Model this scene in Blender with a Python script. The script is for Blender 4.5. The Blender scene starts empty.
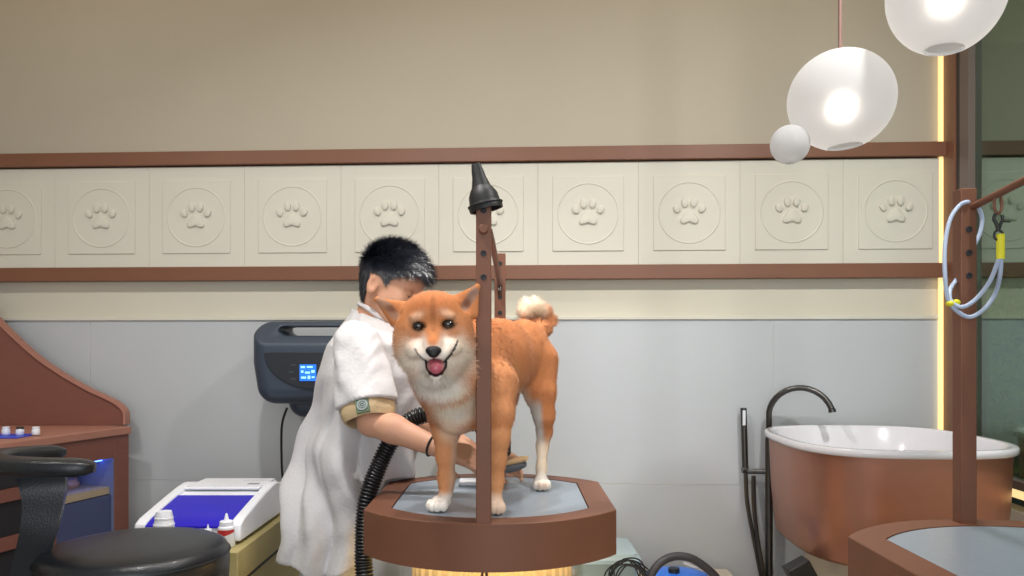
import bpy, bmesh, math, random
import numpy as np
from mathutils import Vector, Matrix
random.seed(7); rng = np.random.default_rng(7)
PI = math.pi
sc = bpy.context.scene
col = sc.collection
F = 800.0; H = 1.3; HZ = 348.0
T = 0.92                     # grooming table top height

def at(px, py, Y):
    return Vector(((px-512)/F*Y, Y, H-(py-HZ)/F*Y))
def lin(c):
    return tuple(((v/255)/12.92 if v/255 <= .04045 else ((v/255+.055)/1.055)**2.4) for v in c)

# ------------------------------------------------------------------ materials
MATS = {}
def mat(name, rgb=(200,200,200), rough=.5, metal=0, spec=.5, noise=0, nscale=20, bump=0, bscale=60, emit=None, estr=0, coat=0, trans=0, attr=None, sss=0, sheen=0, stretch=(1,1,1), ior=None, alpha=1):
    if name in MATS: return MATS[name]
    m = bpy.data.materials.new(name); m.use_nodes = True
    nt = m.node_tree; b = nt.nodes['Principled BSDF']; L = nt.links
    c = lin(rgb)+(1,)
    b.inputs['Base Color'].default_value = c
    b.inputs['Roughness'].default_value = rough
    b.inputs['Metallic'].default_value = metal
    b.inputs['Specular IOR Level'].default_value = spec
    b.inputs['Coat Weight'].default_value = coat
    b.inputs['Transmission Weight'].default_value = trans
    b.inputs['Sheen Weight'].default_value = sheen
    b.inputs['Alpha'].default_value = alpha
    if ior: b.inputs['IOR'].default_value = ior
    if sss:
        b.inputs['Subsurface Weight'].default_value = sss
        b.inputs['Subsurface Scale'].default_value = .01
    if emit:
        b.inputs['Emission Color'].default_value = lin(emit)+(1,)
        b.inputs['Emission Strength'].default_value = estr
    src = None
    tc = nt.nodes.new('ShaderNodeTexCoord'); mp = nt.nodes.new('ShaderNodeMapping')
    mp.inputs['Scale'].default_value = stretch
    L.new(tc.outputs['Object'], mp.inputs['Vector'])
    if attr:
        a = nt.nodes.new('ShaderNodeAttribute'); a.attribute_name = attr
        src = a.outputs['Color']; L.new(src, b.inputs['Base Color'])
    if noise:
        n = nt.nodes.new('ShaderNodeTexNoise'); n.inputs['Scale'].default_value = nscale; n.inputs['Detail'].default_value = 5
        L.new(mp.outputs[0], n.inputs['Vector'])
        mr = nt.nodes.new('ShaderNodeMapRange'); mr.inputs['To Min'].default_value = 1-noise; mr.inputs['To Max'].default_value = 1+noise
        mr.inputs['From Min'].default_value = .25; mr.inputs['From Max'].default_value = .75
        L.new(n.outputs['Fac'], mr.inputs['Value'])
        mx = nt.nodes.new('ShaderNodeVectorMath'); mx.operation = 'SCALE'
        if src: L.new(src, mx.inputs[0])
        else: mx.inputs[0].default_value = c[:3]
        L.new(mr.outputs[0], mx.inputs['Scale']); L.new(mx.outputs[0], b.inputs['Base Color'])
    if bump:
        n2 = nt.nodes.new('ShaderNodeTexNoise'); n2.inputs['Scale'].default_value = bscale; n2.inputs['Detail'].default_value = 4
        L.new(mp.outputs[0], n2.inputs['Vector'])
        bp = nt.nodes.new('ShaderNodeBump'); bp.inputs['Strength'].default_value = bump; bp.inputs['Distance'].default_value = .01
        L.new(n2.outputs['Fac'], bp.inputs['Height']); L.new(bp.outputs[0], b.inputs['Normal'])
    MATS[name] = m
    return m

# ------------------------------------------------------------------ object helpers
def tag(o, label=None, cat=None, group=None, kind=None):
    if label: o['label'] = label
    if cat: o['category'] = cat
    if group: o['group'] = group
    if kind: o['kind'] = kind
    return o
def empty(name, loc, label, cat, group=None, rz=0):
    o = bpy.data.objects.new(name, None); col.objects.link(o); o.location = loc; o.rotation_euler = (0,0,rz)
    o.empty_display_size = .1
    return tag(o, label, cat, group)
def link(name, me, m, parent=None, smooth=True, bevel=0, auto=None):
    if m is not None: me.materials.append(m)
    if smooth:
        for p in me.polygons: p.use_smooth = True
        if auto: me.set_sharp_from_angle(angle=math.radians(auto))
    o = bpy.data.objects.new(name, me); col.objects.link(o)
    if parent is not None:
        o.parent = parent
    if bevel:
        b = o.modifiers.new('bevel','BEVEL'); b.width = bevel; b.segments = 3; b.limit_method = 'ANGLE'; b.angle_limit = math.radians(40)
    return o
class MB:
    """collects shapes in world/local coordinates, builds one mesh relative to the parent origin"""
    def __init__(s): s.v=[]; s.f=[]
    def add(s, vs, fs):
        o=len(s.v); s.v += [tuple(v) for v in vs]; s.f += [tuple(i+o for i in f) for f in fs]; return s
    def box(s, a, b, M=None):
        x0,y0,z0=a; x1,y1,z1=b
        vs=[(x0,y0,z0),(x1,y0,z0),(x1,y1,z0),(x0,y1,z0),(x0,y0,z1),(x1,y0,z1),(x1,y1,z1),(x0,y1,z1)]
        if M: vs=[M@Vector(v) for v in vs]
        return s.add(vs, [(3,2,1,0),(4,5,6,7),(0,1,5,4),(1,2,6,5),(2,3,7,6),(3,0,4,7)])
    def prism(s, pts, axis, a, b, M=None):
        n=len(pts)
        def mk(p,t):
            v = {'x':(t,p[0],p[1]),'y':(p[0],t,p[1]),'z':(p[0],p[1],t)}[axis]
            return (M@Vector(v)) if M else v
        vs=[mk(p,a) for p in pts]+[mk(p,b) for p in pts]
        fs=[tuple(range(n))[::-1], tuple(range(n,2*n))]+[(i,(i+1)%n,(i+1)%n+n,i+n) for i in range(n)]
        return s.add(vs,fs)
    def rings(s, rs, close=False, cap=True):
        n=len(rs[0]); o=[]; vs=[v for r in rs for v in r]; m=len(rs)
        fs=[]
        for i in range(m-1 if not close else m):
            for j in range(n):
                a=i*n+j; b=i*n+(j+1)%n; c=((i+1)%m)*n+(j+1)%n; d=((i+1)%m)*n+j
                fs.append((a,b,c,d))
        if cap and not close:
            fs.append(tuple(range(n))[::-1]); fs.append(tuple((m-1)*n+j for j in range(n)))
        return s.add(vs,fs)
    def tube(s, pts, r, n=12, cap=True, close=False, flat=None, up=None):
        pts=[Vector(p) for p in pts]; m=len(pts)
        rr = r if hasattr(r,'__len__') else [r]*m
        rs=[]; prev=None
        for i,p in enumerate(pts):
            if close: t=(pts[(i+1)%m]-pts[i-1]).normalized()
            else: t=(pts[min(i+1,m-1)]-pts[max(i-1,0)]).normalized()
            if prev is None:
                u=Vector(up) if up else Vector((0,0,1)) if abs(t.z)<.9 else Vector((1,0,0))
                a=(u-t*u.dot(t)).normalized()
            else: a=(prev-t*prev.dot(t)).normalized()
            prev=a; b=t.cross(a)
            fl=flat if flat else 1
            rs.append([p+(a*math.cos(2*PI*k/n)+b*math.sin(2*PI*k/n)*fl)*rr[i] for k in range(n)])
        return s.rings(rs, close=close, cap=cap)
    def lathe(s, prof, c=(0,0,0), n=32, M=None, cap=True):
        rs=[]
        for (r,z) in prof:
            ring=[Vector((r*math.cos(2*PI*k/n), r*math.sin(2*PI*k/n), z)) for k in range(n)]
            rs.append([(M@v if M else v)+Vector(c) for v in ring])
        return s.rings(rs, cap=cap)
    def ell(s, c, r, M=None, n=20, m=12):
        prof=[]
        rs=[]
        for i in range(m+1):
            ph=-PI/2+PI*i/m; ph=max(min(ph,PI/2-1e-3),-PI/2+1e-3)
            ring=[Vector((r[0]*math.cos(ph)*math.cos(2*PI*k/n), r[1]*math.cos(ph)*math.sin(2*PI*k/n), r[2]*math.sin(ph))) for k in range(n)]
            rs.append([(M@v if M else v)+Vector(c) for v in ring])
        return s.rings(rs)
    def build(s, name, m, parent=None, smooth=True, bevel=0, auto=35, org=None):
        me=bpy.data.meshes.new(name)
        o=Vector(org) if org else (parent_origin(parent) if parent else Vector())
        W = parent_matrix(parent).inverted() if parent else None
        vs=[tuple((W@Vector(v)) if (W and not s_local(parent)) else Vector(v)) for v in s.v]
        if not parent and org: vs=[tuple(Vector(v)-o) for v in s.v]
        me.from_pydata(vs,[],s.f); me.validate()
        bm=bmesh.new(); bm.from_mesh(me); bmesh.ops.recalc_face_normals(bm, faces=bm.faces); bm.to_mesh(me); bm.free()
        ob=link(name, me, m, parent, smooth, bevel, auto)
        if not parent and org: ob.location=o
        return ob
def parent_origin(p): return parent_matrix(p).translation
def parent_matrix(p):
    M=Matrix.Identity(4)
    while p is not None:
        M = (Matrix.Translation(p.location) @ p.rotation_euler.to_matrix().to_4x4()) @ M
        p = p.parent
    return M
def s_local(p): return bool(p.get('_local')) if p is not None else False

def spline(pts, n=10, close=False):
    pts=[Vector(p) for p in pts]; out=[]; m=len(pts)
    R = range(m if close else m-1)
    for i in R:
        if close: p0,p1,p2,p3=pts[i-1],pts[i],pts[(i+1)%m],pts[(i+2)%m]
        else: p0,p1,p2,p3=pts[max(i-1,0)],pts[i],pts[i+1],pts[min(i+2,m-1)]
        for k in range(n):
            t=k/n
            out.append(.5*((2*p1)+(p2-p0)*t+(2*p0-5*p1+4*p2-p3)*t*t+(3*p1-p0-3*p2+p3)*t**3))
    if not close: out.append(pts[-1])
    return out

# ------------------------------------------------------------------ implicit surfaces
class Field:
    def __init__(s, lo, hi, h):
        s.lo=np.array(lo,float); s.h=h
        s.n=np.ceil((np.array(hi)-s.lo)/h).astype(int)+1
        s.D=np.full(tuple(s.n), .08, np.float32)
        s.ax=[s.lo[i]+h*np.arange(s.n[i]) for i in range(3)]
    def sub(s, lo, hi):
        sl=[]
        for i in range(3):
            a=int(max(0, math.floor((lo[i]-s.lo[i])/s.h))); b=int(min(s.n[i], math.ceil((hi[i]-s.lo[i])/s.h)+1))
            if b<=a: return None,None
            sl.append(slice(a,b))
        g=(s.ax[0][sl[0]][:,None,None], s.ax[1][sl[1]][None,:,None], s.ax[2][sl[2]][None,None,:])
        return tuple(sl), g
    def op(s, fn, lo, hi, k=.01, sub=False):
        m=.03+k
        sl,g=s.sub([v-m for v in lo],[v+m for v in hi])
        if sl is None: return
        b=fn(*g).astype(np.float32); a=s.D[sl]
        if sub:
            b=-b; hh=np.clip(.5+.5*(a-b)/k,0,1); s.D[sl]=b*(1-hh)+a*hh+k*hh*(1-hh)
        else:
            hh=np.clip(.5+.5*(b-a)/k,0,1); s.D[sl]=b*(1-hh)+a*hh-k*hh*(1-hh)
    def cap(s,a,b,ra,rb,k=.01,sub=False):
        r=max(ra,rb); lo=[min(a[i],b[i])-r for i in range(3)]; hi=[max(a[i],b[i])+r for i in range(3)]
        s.op(f_cap(a,b,ra,rb),lo,hi,k,sub)
    def ell(s,c,r,M=None,k=.01,sub=False):
        R=max(r); s.op(f_ell(c,r,M),[c[i]-R for i in range(3)],[c[i]+R for i in range(3)],k,sub)
    def chain(s,pts,rs,k=.01,sub=False):
        for i in range(len(pts)-1): s.cap(pts[i],pts[i+1],rs[i],rs[i+1],k,sub)
    def mesh(s):
        D=s.D; S=D<0
        n=np.array(D.shape)
        cnt=np.zeros(n-1,np.int8)
        for dx in (0,1):
            for dy in (0,1):
                for dz in (0,1):
                    cnt+=S[dx:n[0]-1+dx,dy:n[1]-1+dy,dz:n[2]-1+dz]
        act=(cnt>0)&(cnt<8); idx=np.argwhere(act)
        vid=np.full(n-1,-1,np.int64); vid[act]=np.arange(len(idx))
        acc=np.zeros((len(idx),3)); num=np.zeros(len(idx))
        for axis in range(3):
            o1,o2=[a for a in range(3) if a!=axis]
            for u in (0,1):
                for v in (0,1):
                    off=np.zeros(3,int); off[o1]=u; off[o2]=v
                    p=idx+off; q=p.copy(); q[:,axis]+=1
                    a=D[p[:,0],p[:,1],p[:,2]].astype(float); b=D[q[:,0],q[:,1],q[:,2]].astype(float)
                    c=(a<0)!=(b<0); t=np.where(c, a/np.where(c,a-b,1), 0)
                    pos=off+np.zeros((len(idx),3)); pos[:,axis]=t
                    acc+=pos*c[:,None]; num+=c
        V=s.lo+s.h*(idx+acc/num[:,None])
        faces=[]
        for axis in range(3):
            o1,o2=[a for a in range(3) if a!=axis]
            if axis==1: o1,o2=o2,o1
            sl0=[slice(None)]*3; sl1=[slice(None)]*3
            sl0[axis]=slice(0,-1); sl1[axis]=slice(1,None)
            a=S[tuple(sl0)]; b=S[tuple(sl1)]
            E=np.argwhere(a!=b)
            ok=(E[:,o1]>0)&(E[:,o2]>0)&(E[:,o1]<n[o1]-1)&(E[:,o2]<n[o2]-1)
            E=E[ok]
            def cell(du,dv):
                c=E.copy(); c[:,o1]-=du; c[:,o2]-=dv; return vid[c[:,0],c[:,1],c[:,2]]
            q=np.stack([cell(1,1),cell(0,1),cell(0,0),cell(1,0)],1)
            flip=~S[E[:,0],E[:,1],E[:,2]]
            q[flip]=q[flip][:,::-1]
            faces.append(q)
        return V, np.concatenate(faces)
def f_cap(a,b,ra,rb):
    a=np.array(a,float); b=np.array(b,float); ab=b-a; L=float(ab@ab)+1e-12
    def fn(x,y,z):
        px,py,pz=x-a[0],y-a[1],z-a[2]
        t=np.clip((px*ab[0]+py*ab[1]+pz*ab[2])/L,0,1)
        return np.sqrt((px-t*ab[0])**2+(py-t*ab[1])**2+(pz-t*ab[2])**2)-(ra+(rb-ra)*t)
    return fn
def f_ell(c,r,M=None):
    def fn(x,y,z):
        px,py,pz=x-c[0],y-c[1],z-c[2]
        if M is not None:   # M columns = axes
            a=[M[0][i]*px+M[1][i]*py+M[2][i]*pz for i in range(3)]
        else: a=[px,py,pz]
        k0=np.sqrt((a[0]/r[0])**2+(a[1]/r[1])**2+(a[2]/r[2])**2)
        k1=np.sqrt((a[0]/r[0]**2)**2+(a[1]/r[1]**2)**2+(a[2]/r[2]**2)**2)+1e-9
        return k0*(k0-1)/k1
    return fn
def np_mesh(name, V, Fq, m, parent=None, colors=None, org=None):
    me=bpy.data.meshes.new(name)
    W=np.array(parent_matrix(parent).inverted()) if parent else np.eye(4)
    if org is not None and not parent: W[:3,3]=-np.array(org)
    V2=V@W[:3,:3].T+W[:3,3]
    nf=len(Fq)
    me.vertices.add(len(V)); me.vertices.foreach_set('co', V2.astype(np.float32).ravel())
    k=Fq.shape[1]
    me.loops.add(nf*k); me.loops.foreach_set('vertex_index', Fq.astype(np.int32).ravel())
    me.polygons.add(nf); me.polygons.foreach_set('loop_start', np.arange(0,nf*k,k,dtype=np.int32))
    me.update(calc_edges=True); me.validate()
    if colors is not None:
        a=me.color_attributes.new('col','FLOAT_COLOR','POINT')
        a.data.foreach_set('color', np.concatenate([colors,np.ones((len(V),1))],1).astype(np.float32).ravel())
    o=link(name, me, m, parent, True)
    if org is not None and not parent: o.location=org
    return o
def vnormals(V,Fq):
    a=V[Fq[:,2]]-V[Fq[:,0]]; b=V[Fq[:,3]]-V[Fq[:,1]]
    n=np.cross(a,b); N=np.zeros_like(V)
    for i in range(4): np.add.at(N,Fq[:,i],n)
    return N/(np.linalg.norm(N,axis=1,keepdims=True)+1e-12), np.linalg.norm(n,axis=1)*.5
def smooth_verts(V,Fq,it=2,lam=.5):
    e=np.concatenate([Fq[:,[0,1]],Fq[:,[1,2]],Fq[:,[2,3]],Fq[:,[3,0]]])
    for _ in range(it):
        A=np.zeros_like(V); c=np.zeros(len(V))
        np.add.at(A,e[:,0],V[e[:,1]]); np.add.at(c,e[:,0],1)
        np.add.at(A,e[:,1],V[e[:,0]]); np.add.at(c,e[:,1],1)
        V=V+lam*(A/c[:,None]-V)
    return V
def snoise(P, f, seed):
    r=np.random.default_rng(seed); out=0
    for i in range(6):
        k=r.normal(size=3); k/=np.linalg.norm(k); k*=f*(.6+.9*r.random())
        out=out+np.sin(P[...,0]*k[0]+P[...,1]*k[1]+P[...,2]*k[2]+r.random()*6.28)
    return out/6*1.6
def strands(name, V, Fq, m, parent, count, length, width, flow, lift, colfn=None, cols=None, mask=None, seed=1, nrm_mix=1.0, droop=.0):
    """short hair as thin blades; one object. length(P)->m, flow(P)->dir"""
    r=np.random.default_rng(seed)
    N,A=vnormals(V,Fq)
    w=A.copy()
    if mask is not None: w=w*mask(V[Fq].mean(1))
    w/=w.sum()
    f=r.choice(len(Fq),count,p=w); u=r.random((count,1)); v=r.random((count,1))
    q=V[Fq[f]]; P=(q[:,0]*(1-u)+q[:,1]*u)*(1-v)+(q[:,3]*(1-u)+q[:,2]*u)*v
    nq=N[Fq[f]].mean(1); nq/=np.linalg.norm(nq,axis=1,keepdims=True)+1e-9
    d=flow(P,nq); d=d-nq*(d*nq).sum(1,keepdims=True); d/=np.linalg.norm(d,axis=1,keepdims=True)+1e-6
    d=d+r.normal(size=d.shape)*.28; 
    lf=lift(P)[:,None] if callable(lift) else lift
    d=d+nq*(lf+r.random((count,1))*.15); d/=np.linalg.norm(d,axis=1,keepdims=True)
    L=(length(P) if callable(length) else np.full(count,length))*(.7+.6*r.random(count)); L=L[:,None]
    side=np.cross(d,nq)+nq*r.normal(size=(count,1))*.5; side/=np.linalg.norm(side,axis=1,keepdims=True)+1e-9
    w2=width*(.7+.6*r.random((count,1)))
    d2=d-nq*.25; d2/=np.linalg.norm(d2,axis=1,keepdims=True)
    b=P-nq*.001
    mid=b+d*L*.5; tip=mid+d2*L*.5
    if droop: tip[:,2]-=droop*L[:,0]; mid[:,2]-=droop*L[:,0]*.3
    VV=np.stack([b-side*w2*.5,b+side*w2*.5,mid+side*w2*.4,mid-side*w2*.4,tip+side*w2*.08,tip-side*w2*.08],1).reshape(-1,3)
    o=np.arange(count)[:,None]*6
    FF=np.concatenate([o+np.array([[0,1,2,3]]), o+np.array([[3,2,4,5]])])
    if cols is not None:
        c=cols(P,nq); c=c*(1+.10*r.normal(size=(count,1)));
        tipc=np.clip(c*1.12,0,1)
        C=np.clip(np.stack([c,c,c,c,tipc,tipc],1),0,1).reshape(-1,3)
    else: C=None
    ob=np_mesh(name,VV,FF,m,parent,C)
    if nrm_mix>0:
        fn=np.cross(d,side); s=np.sign((fn*nq).sum(1,keepdims=True)); fn*=s
        nn=nq*nrm_mix+fn*(1-nrm_mix)+d*.0; nn/=np.linalg.norm(nn,axis=1,keepdims=True)
        ob.data.normals_split_custom_set_from_vertices(np.repeat(nn,6,0).astype(np.float32).tolist())
    return ob
def sstep(a,b,x):
    t=np.clip((x-a)/(b-a),0,1); return t*t*(3-2*t)

# ================================================================== MATERIALS
M_upper=mat('cream_paint',(214,208,190),.7,noise=.02,nscale=3,bump=.03,bscale=200)
M_panel=mat('relief_plaster',(218,214,200),.6,noise=.015,nscale=5)
M_tile=mat('grey_tile',(194,198,201),.38,noise=.02,nscale=4)
M_grout=mat('grout_line',(226,224,216),.8)
M_brown=mat('brown_lacquer',(128,85,63),.42,noise=.05,nscale=8,bump=.02,bscale=150)
M_brownmetal=mat('brown_powdercoat',(118,77,58),.5,spec=.35,metal=0,noise=.06,nscale=10,bump=.03,bscale=300)
M_cab=mat('mahogany_laminate',(128,80,68),.5,noise=.05,nscale=12,stretch=(1,1,6))
M_cabedge=mat('cabinet_edge',(176,122,104),.5)
M_dark=mat('dark_void',(38,36,40),.6)
M_black=mat('black_rubber',(26,27,29),.5,noise=.1,nscale=30)
M_vinyl=mat('black_vinyl',(28,32,37),.34,bump=.12,bscale=240,coat=.1)
M_gunmetal=mat('gunmetal',(92,90,88),.32,metal=.9)
M_white=mat('white_plastic',(238,240,246),.3)
M_enamel=mat('white_enamel',(236,234,240),.16,coat=.4)
M_copper=mat('brushed_copper',(176,124,104),.36,metal=.6,noise=.06,nscale=6,stretch=(1,1,.15))
M_mat=mat('blue_grey_rubber_mat',(140,151,163),.28,noise=.05,nscale=60,bump=.04,bscale=400)
M_floor=mat('floor_tile',(150,145,138),.3,noise=.05,nscale=2)
M_ceil=mat('ceiling_paint',(222,216,204),.8)
M_slate=mat('blue_grey_plastic',(56,66,80),.4,bump=.03,bscale=300)
M_slate2=mat('dark_plastic',(30,34,42),.45)

# ================================================================== ROOM
TH=math.radians(3.0); Y0=3.0
def wl(o):   # wall-frame placement
    o.location=(0,Y0,0); o.rotation_euler=(0,0,-TH); return o
WM=Matrix.Translation((0,Y0,0))@Matrix.Rotation(-TH,4,'Z')
def wp(u,d,z): return WM@Vector((u,-d,z))
def wallbox(name, parts, m, bevel=0, **kw):
    b=MB()
    for a,c in parts: b.box(a,c)
    o=b.build(name,m,bevel=bevel,auto=30); wl(o); return o
CE=2.85
UC=1.574
o=wallbox('wall_back',[((-2.6,0,0),(UC+.05,.12,CE))],M_upper); tag(o,kind='structure')
M_upper_shade=mat('cream_paint_shaded',(188,179,161),.7,noise=.02,nscale=3,bump=.03,bscale=200)  # cream wall paint darkened: weaker light near the ceiling put into the colour
o=wallbox('wall_back_upper_shade',[((-2.6,-.008,2.041),(UC,-.0002,CE))],M_upper_shade); tag(o,kind='structure')
# grey tiled lower cladding with a ledge on top
zt=1.405
b=MB()
gx=[-2.6,-1.62,-.42,.96,UC]; gz=[0,.196,.796,zt]
for i in range(len(gx)-1):
    for j in range(len(gz)-1):
        b.box((gx[i]+.001,-.012,gz[j]+.001),(gx[i+1]-.001,-.0005,gz[j+1]-.001))
o=b.build('wall_cladding',M_tile,auto=30); wl(o); o.name='wall_back_tiles'; tag(o,kind='structure')
o=wallbox('trim_1',[((-2.6,-.010,0),(UC,-.0002,zt))],M_grout); tag(o,kind='structure')
o=wallbox('trim_2',[((-2.6,-.02,zt),(UC,-.0002,zt+.014))],M_panel,bevel=.002); tag(o,kind='structure')
o=wallbox('trim_3',[((-2.6,-.048,1.991),(UC-.004,-.0005,2.042))],M_brown,bevel=.002); tag(o,kind='structure')
o=wallbox('trim_4',[((-2.6,-.048,1.554),(UC-.004,-.0005,1.606))],M_brown,bevel=.002); tag(o,kind='structure')
# paw relief panels
def paw_outline():
    pts=[]
    for k in range(48):
        a=2*PI*k/48
        pts.append((math.cos(a),math.sin(a)))
    return pts
def pad(b, pts, y0, y1, c, s):
    # rounded raised pad: three shrinking rings
    rs=[]
    for sc_,y in ((1.0,y0),(1.0,(y0*.45+y1*.55)),(.93,(y0*.12+y1*.88)),(.8,y1)):
        rs.append([Vector((c[0]+p[0]*s*sc_, y, c[1]+p[1]*s*sc_)) for p in pts])
    b.rings(rs)
mainpad=[]
ctrl=[(0,.52),(.28,.40),(.52,.08),(.70,-.22),(.62,-.50),(.34,-.52),(0,-.40),(-.34,-.52),(-.62,-.50),(-.70,-.22),(-.52,.08),(-.28,.40)]
mainpad=[(p.x,p.y) for p in spline([(x,y,0) for x,y in ctrl],5,close=True)]
def circ(rx,ry,rot,n=20):
    return [(rx*math.cos(2*PI*k/n)*math.cos(rot)-ry*math.sin(2*PI*k/n)*math.sin(rot), rx*math.cos(2*PI*k/n)*math.sin(rot)+ry*math.sin(2*PI*k/n)*math.cos(rot)) for k in range(n)]
PW=.3695; ZC=1.796
pos_lab=['cut off by the left edge','second from the left end','third from the left end','above the dark wall dryer','just above the black hair','behind the black nozzle on the post','first one right of the black nozzle','third from the right end','below the small ball lamp','rightmost, beside the glowing light strip']
proto=None
root_mesh={}
for i in range(10):
    u=-.087+(i-5)*PW
    e=bpy.data.objects.new('paw_relief_panel',None); col.objects.link(e)
    tag(e,'cream wall panel with raised paw print, '+pos_lab[i],'wall panel','paw print relief panels in the frieze')
    e.location=wp(u,0,ZC); e.rotation_euler=(0,0,-TH)
    if proto is None:
        e['_local']=1
        hw=PW/2-.0003; hz=.1900 
        if True:
            b=MB(); b.box((-hw,-.030,-hz),(hw if i<9 else .1,-.0005,hz))
            p1=b.build('backing_plate',M_panel,e,auto=30,bevel=.0008)
            b=MB(); b.box((-.131,-.0345,-.138),(.131,-.0295,.138))
            p2=b.build('square_plaque',M_panel,e,auto=30,bevel=.002)
            b=MB()
            rs=[]
            n=72
            for k in range(n):
                a=2*PI*k/n; cx,cz=math.cos(a),math.sin(a)
                rs.append([Vector((cx*r_,y_,cz*r_)) for r_,y_ in ((.1075,-.0344),(.1095,-.0372),(.1125,-.0372),(.1145,-.0344))])
            b.rings(rs,close=True)
            p3=b.build('ring_moulding',M_panel,e,auto=60)
            b=MB(); pad(b,mainpad,-.034,-.044,(0,-.016),.047)
            for (cx,cz,rx,ry,ro) in ((-.046,.014,.0125,.016,.5),(-.0165,.036,.0125,.018,.12),(.0165,.036,.0125,.018,-.12),(.046,.014,.0125,.016,-.5)):
                pad(b,circ(rx,ry,ro),-.034,-.044,(cx,cz),1)
            p4=b.build('paw_print',M_panel,e,auto=50)
        proto=[p1,p2,p3,p4]
        del e['_local']
    else:
        for p in proto:
            c=p.copy(); col.objects.link(c); c.parent=e
            if i==9 and p is p1: c.scale=(.92,1,1); c.location=(-.0148,0,0)
# right end panel fragment to the corner
# right side: column + glass wall
o=wallbox('wall_right',[((UC,-.09,0),(UC+.06,.0,CE)),((UC,-3.4,0),(UC+.06,-.09,.80)),((UC,-3.4,CE-.12),(UC+.06,-.09,CE))],M_panel); tag(o,kind='structure')
o=wallbox('trim_5',[((UC-.012,-.105,.80),(UC+.062,-.002,CE-.1))],M_brown,bevel=.001); tag(o,kind='structure')
M_darkframe=mat('dark_bronze_frame',(62,62,60),.4)
M_greyframe=mat('grey_bronze_frame',(112,98,92),.4)
o=wallbox('trim_6',[((UC-.004,-.140,.80),(UC+.06,-.105,CE-.1))],M_darkframe); tag(o,kind='structure')
o=wallbox('trim_7',[((UC-.010,-.2,.80),(UC+.06,-.140,CE-.1)),((UC-.010,-3.4,.872),(UC+.06,-.2,.895)),((UC-.010,-3.4,CE-.14),(UC+.06,-.2,CE-.1))],M_greyframe,bevel=.001); tag(o,kind='structure')
# glass
g=bpy.data.materials.new('tinted_reflective_glass'); g.use_nodes=True; nt=g.node_tree; nt.nodes.clear()
out=nt.nodes.new('ShaderNodeOutputMaterial'); mx=nt.nodes.new('ShaderNodeMixShader'); tr=nt.nodes.new('ShaderNodeBsdfTransparent'); gl=nt.nodes.new('ShaderNodeBsdfGlossy')
tr.inputs['Color'].default_value=(.58,.72,.62,1); gl.inputs['Color'].default_value=(.68,.82,.74,1); gl.inputs['Roughness'].default_value=.03; mx.inputs[0].default_value=.33
nt.links.new(tr.outputs[0],mx.inputs[1]); nt.links.new(gl.outputs[0],mx.inputs[2]); nt.links.new(mx.outputs[0],out.inputs[0])
b=MB(); b.box((UC+.012,-3.4,.89),(UC+.02,-.2,CE-.13)); o=b.build('window_1',g,auto=30); wl(o); tag(o,kind='structure')
# room beyond the glass
M_beyond=mat('beyond_green_grey',(96,108,98),.8,noise=.15,nscale=2)
M_beyond2=mat('beyond_khaki',(118,108,78),.8)
o=wallbox('wall_beyond',[((UC+1.6,-3.6,0),(UC+1.7,1.3,CE)),((UC-.4,1.2,0),(UC+1.6,1.3,CE))],M_beyond); tag(o,kind='structure')
# vertical light strip in the corner and the strip under the glass
M_led=mat('warm_light_strip',(255,220,140),.5,emit=(255,224,160),estr=1.15)
o=wallbox('corner_light_strip',[((UC-.024,-.0285,.3),(UC-.006,-.0125,CE))],M_led); tag(o,'warm glowing vertical light strip where the wall meets the brown frame','light strip'); 
o=wallbox('sill_light_strip',[((UC-.008,-3.3,.842),(UC-.001,-.25,.866))],M_led); tag(o,'warm light strip under the glass sill behind the copper tub','light strip')

b=MB(); b.box((-2.9,-1.5,-.05),(3.6,4.4,0)); o=b.build('floor',M_floor,auto=30); tag(o,kind='structure')
b=MB(); b.box((-2.9,-1.0,CE),(3.6,4.4,CE+.1)); o=b.build('ceiling',M_ceil,auto=30); tag(o,kind='structure')
b=MB(); b.box((-2.62,-1.0,0),(-2.5,3.3,CE)); o=b.build('wall_left',M_upper,auto=30); tag(o,kind='structure')

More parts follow.
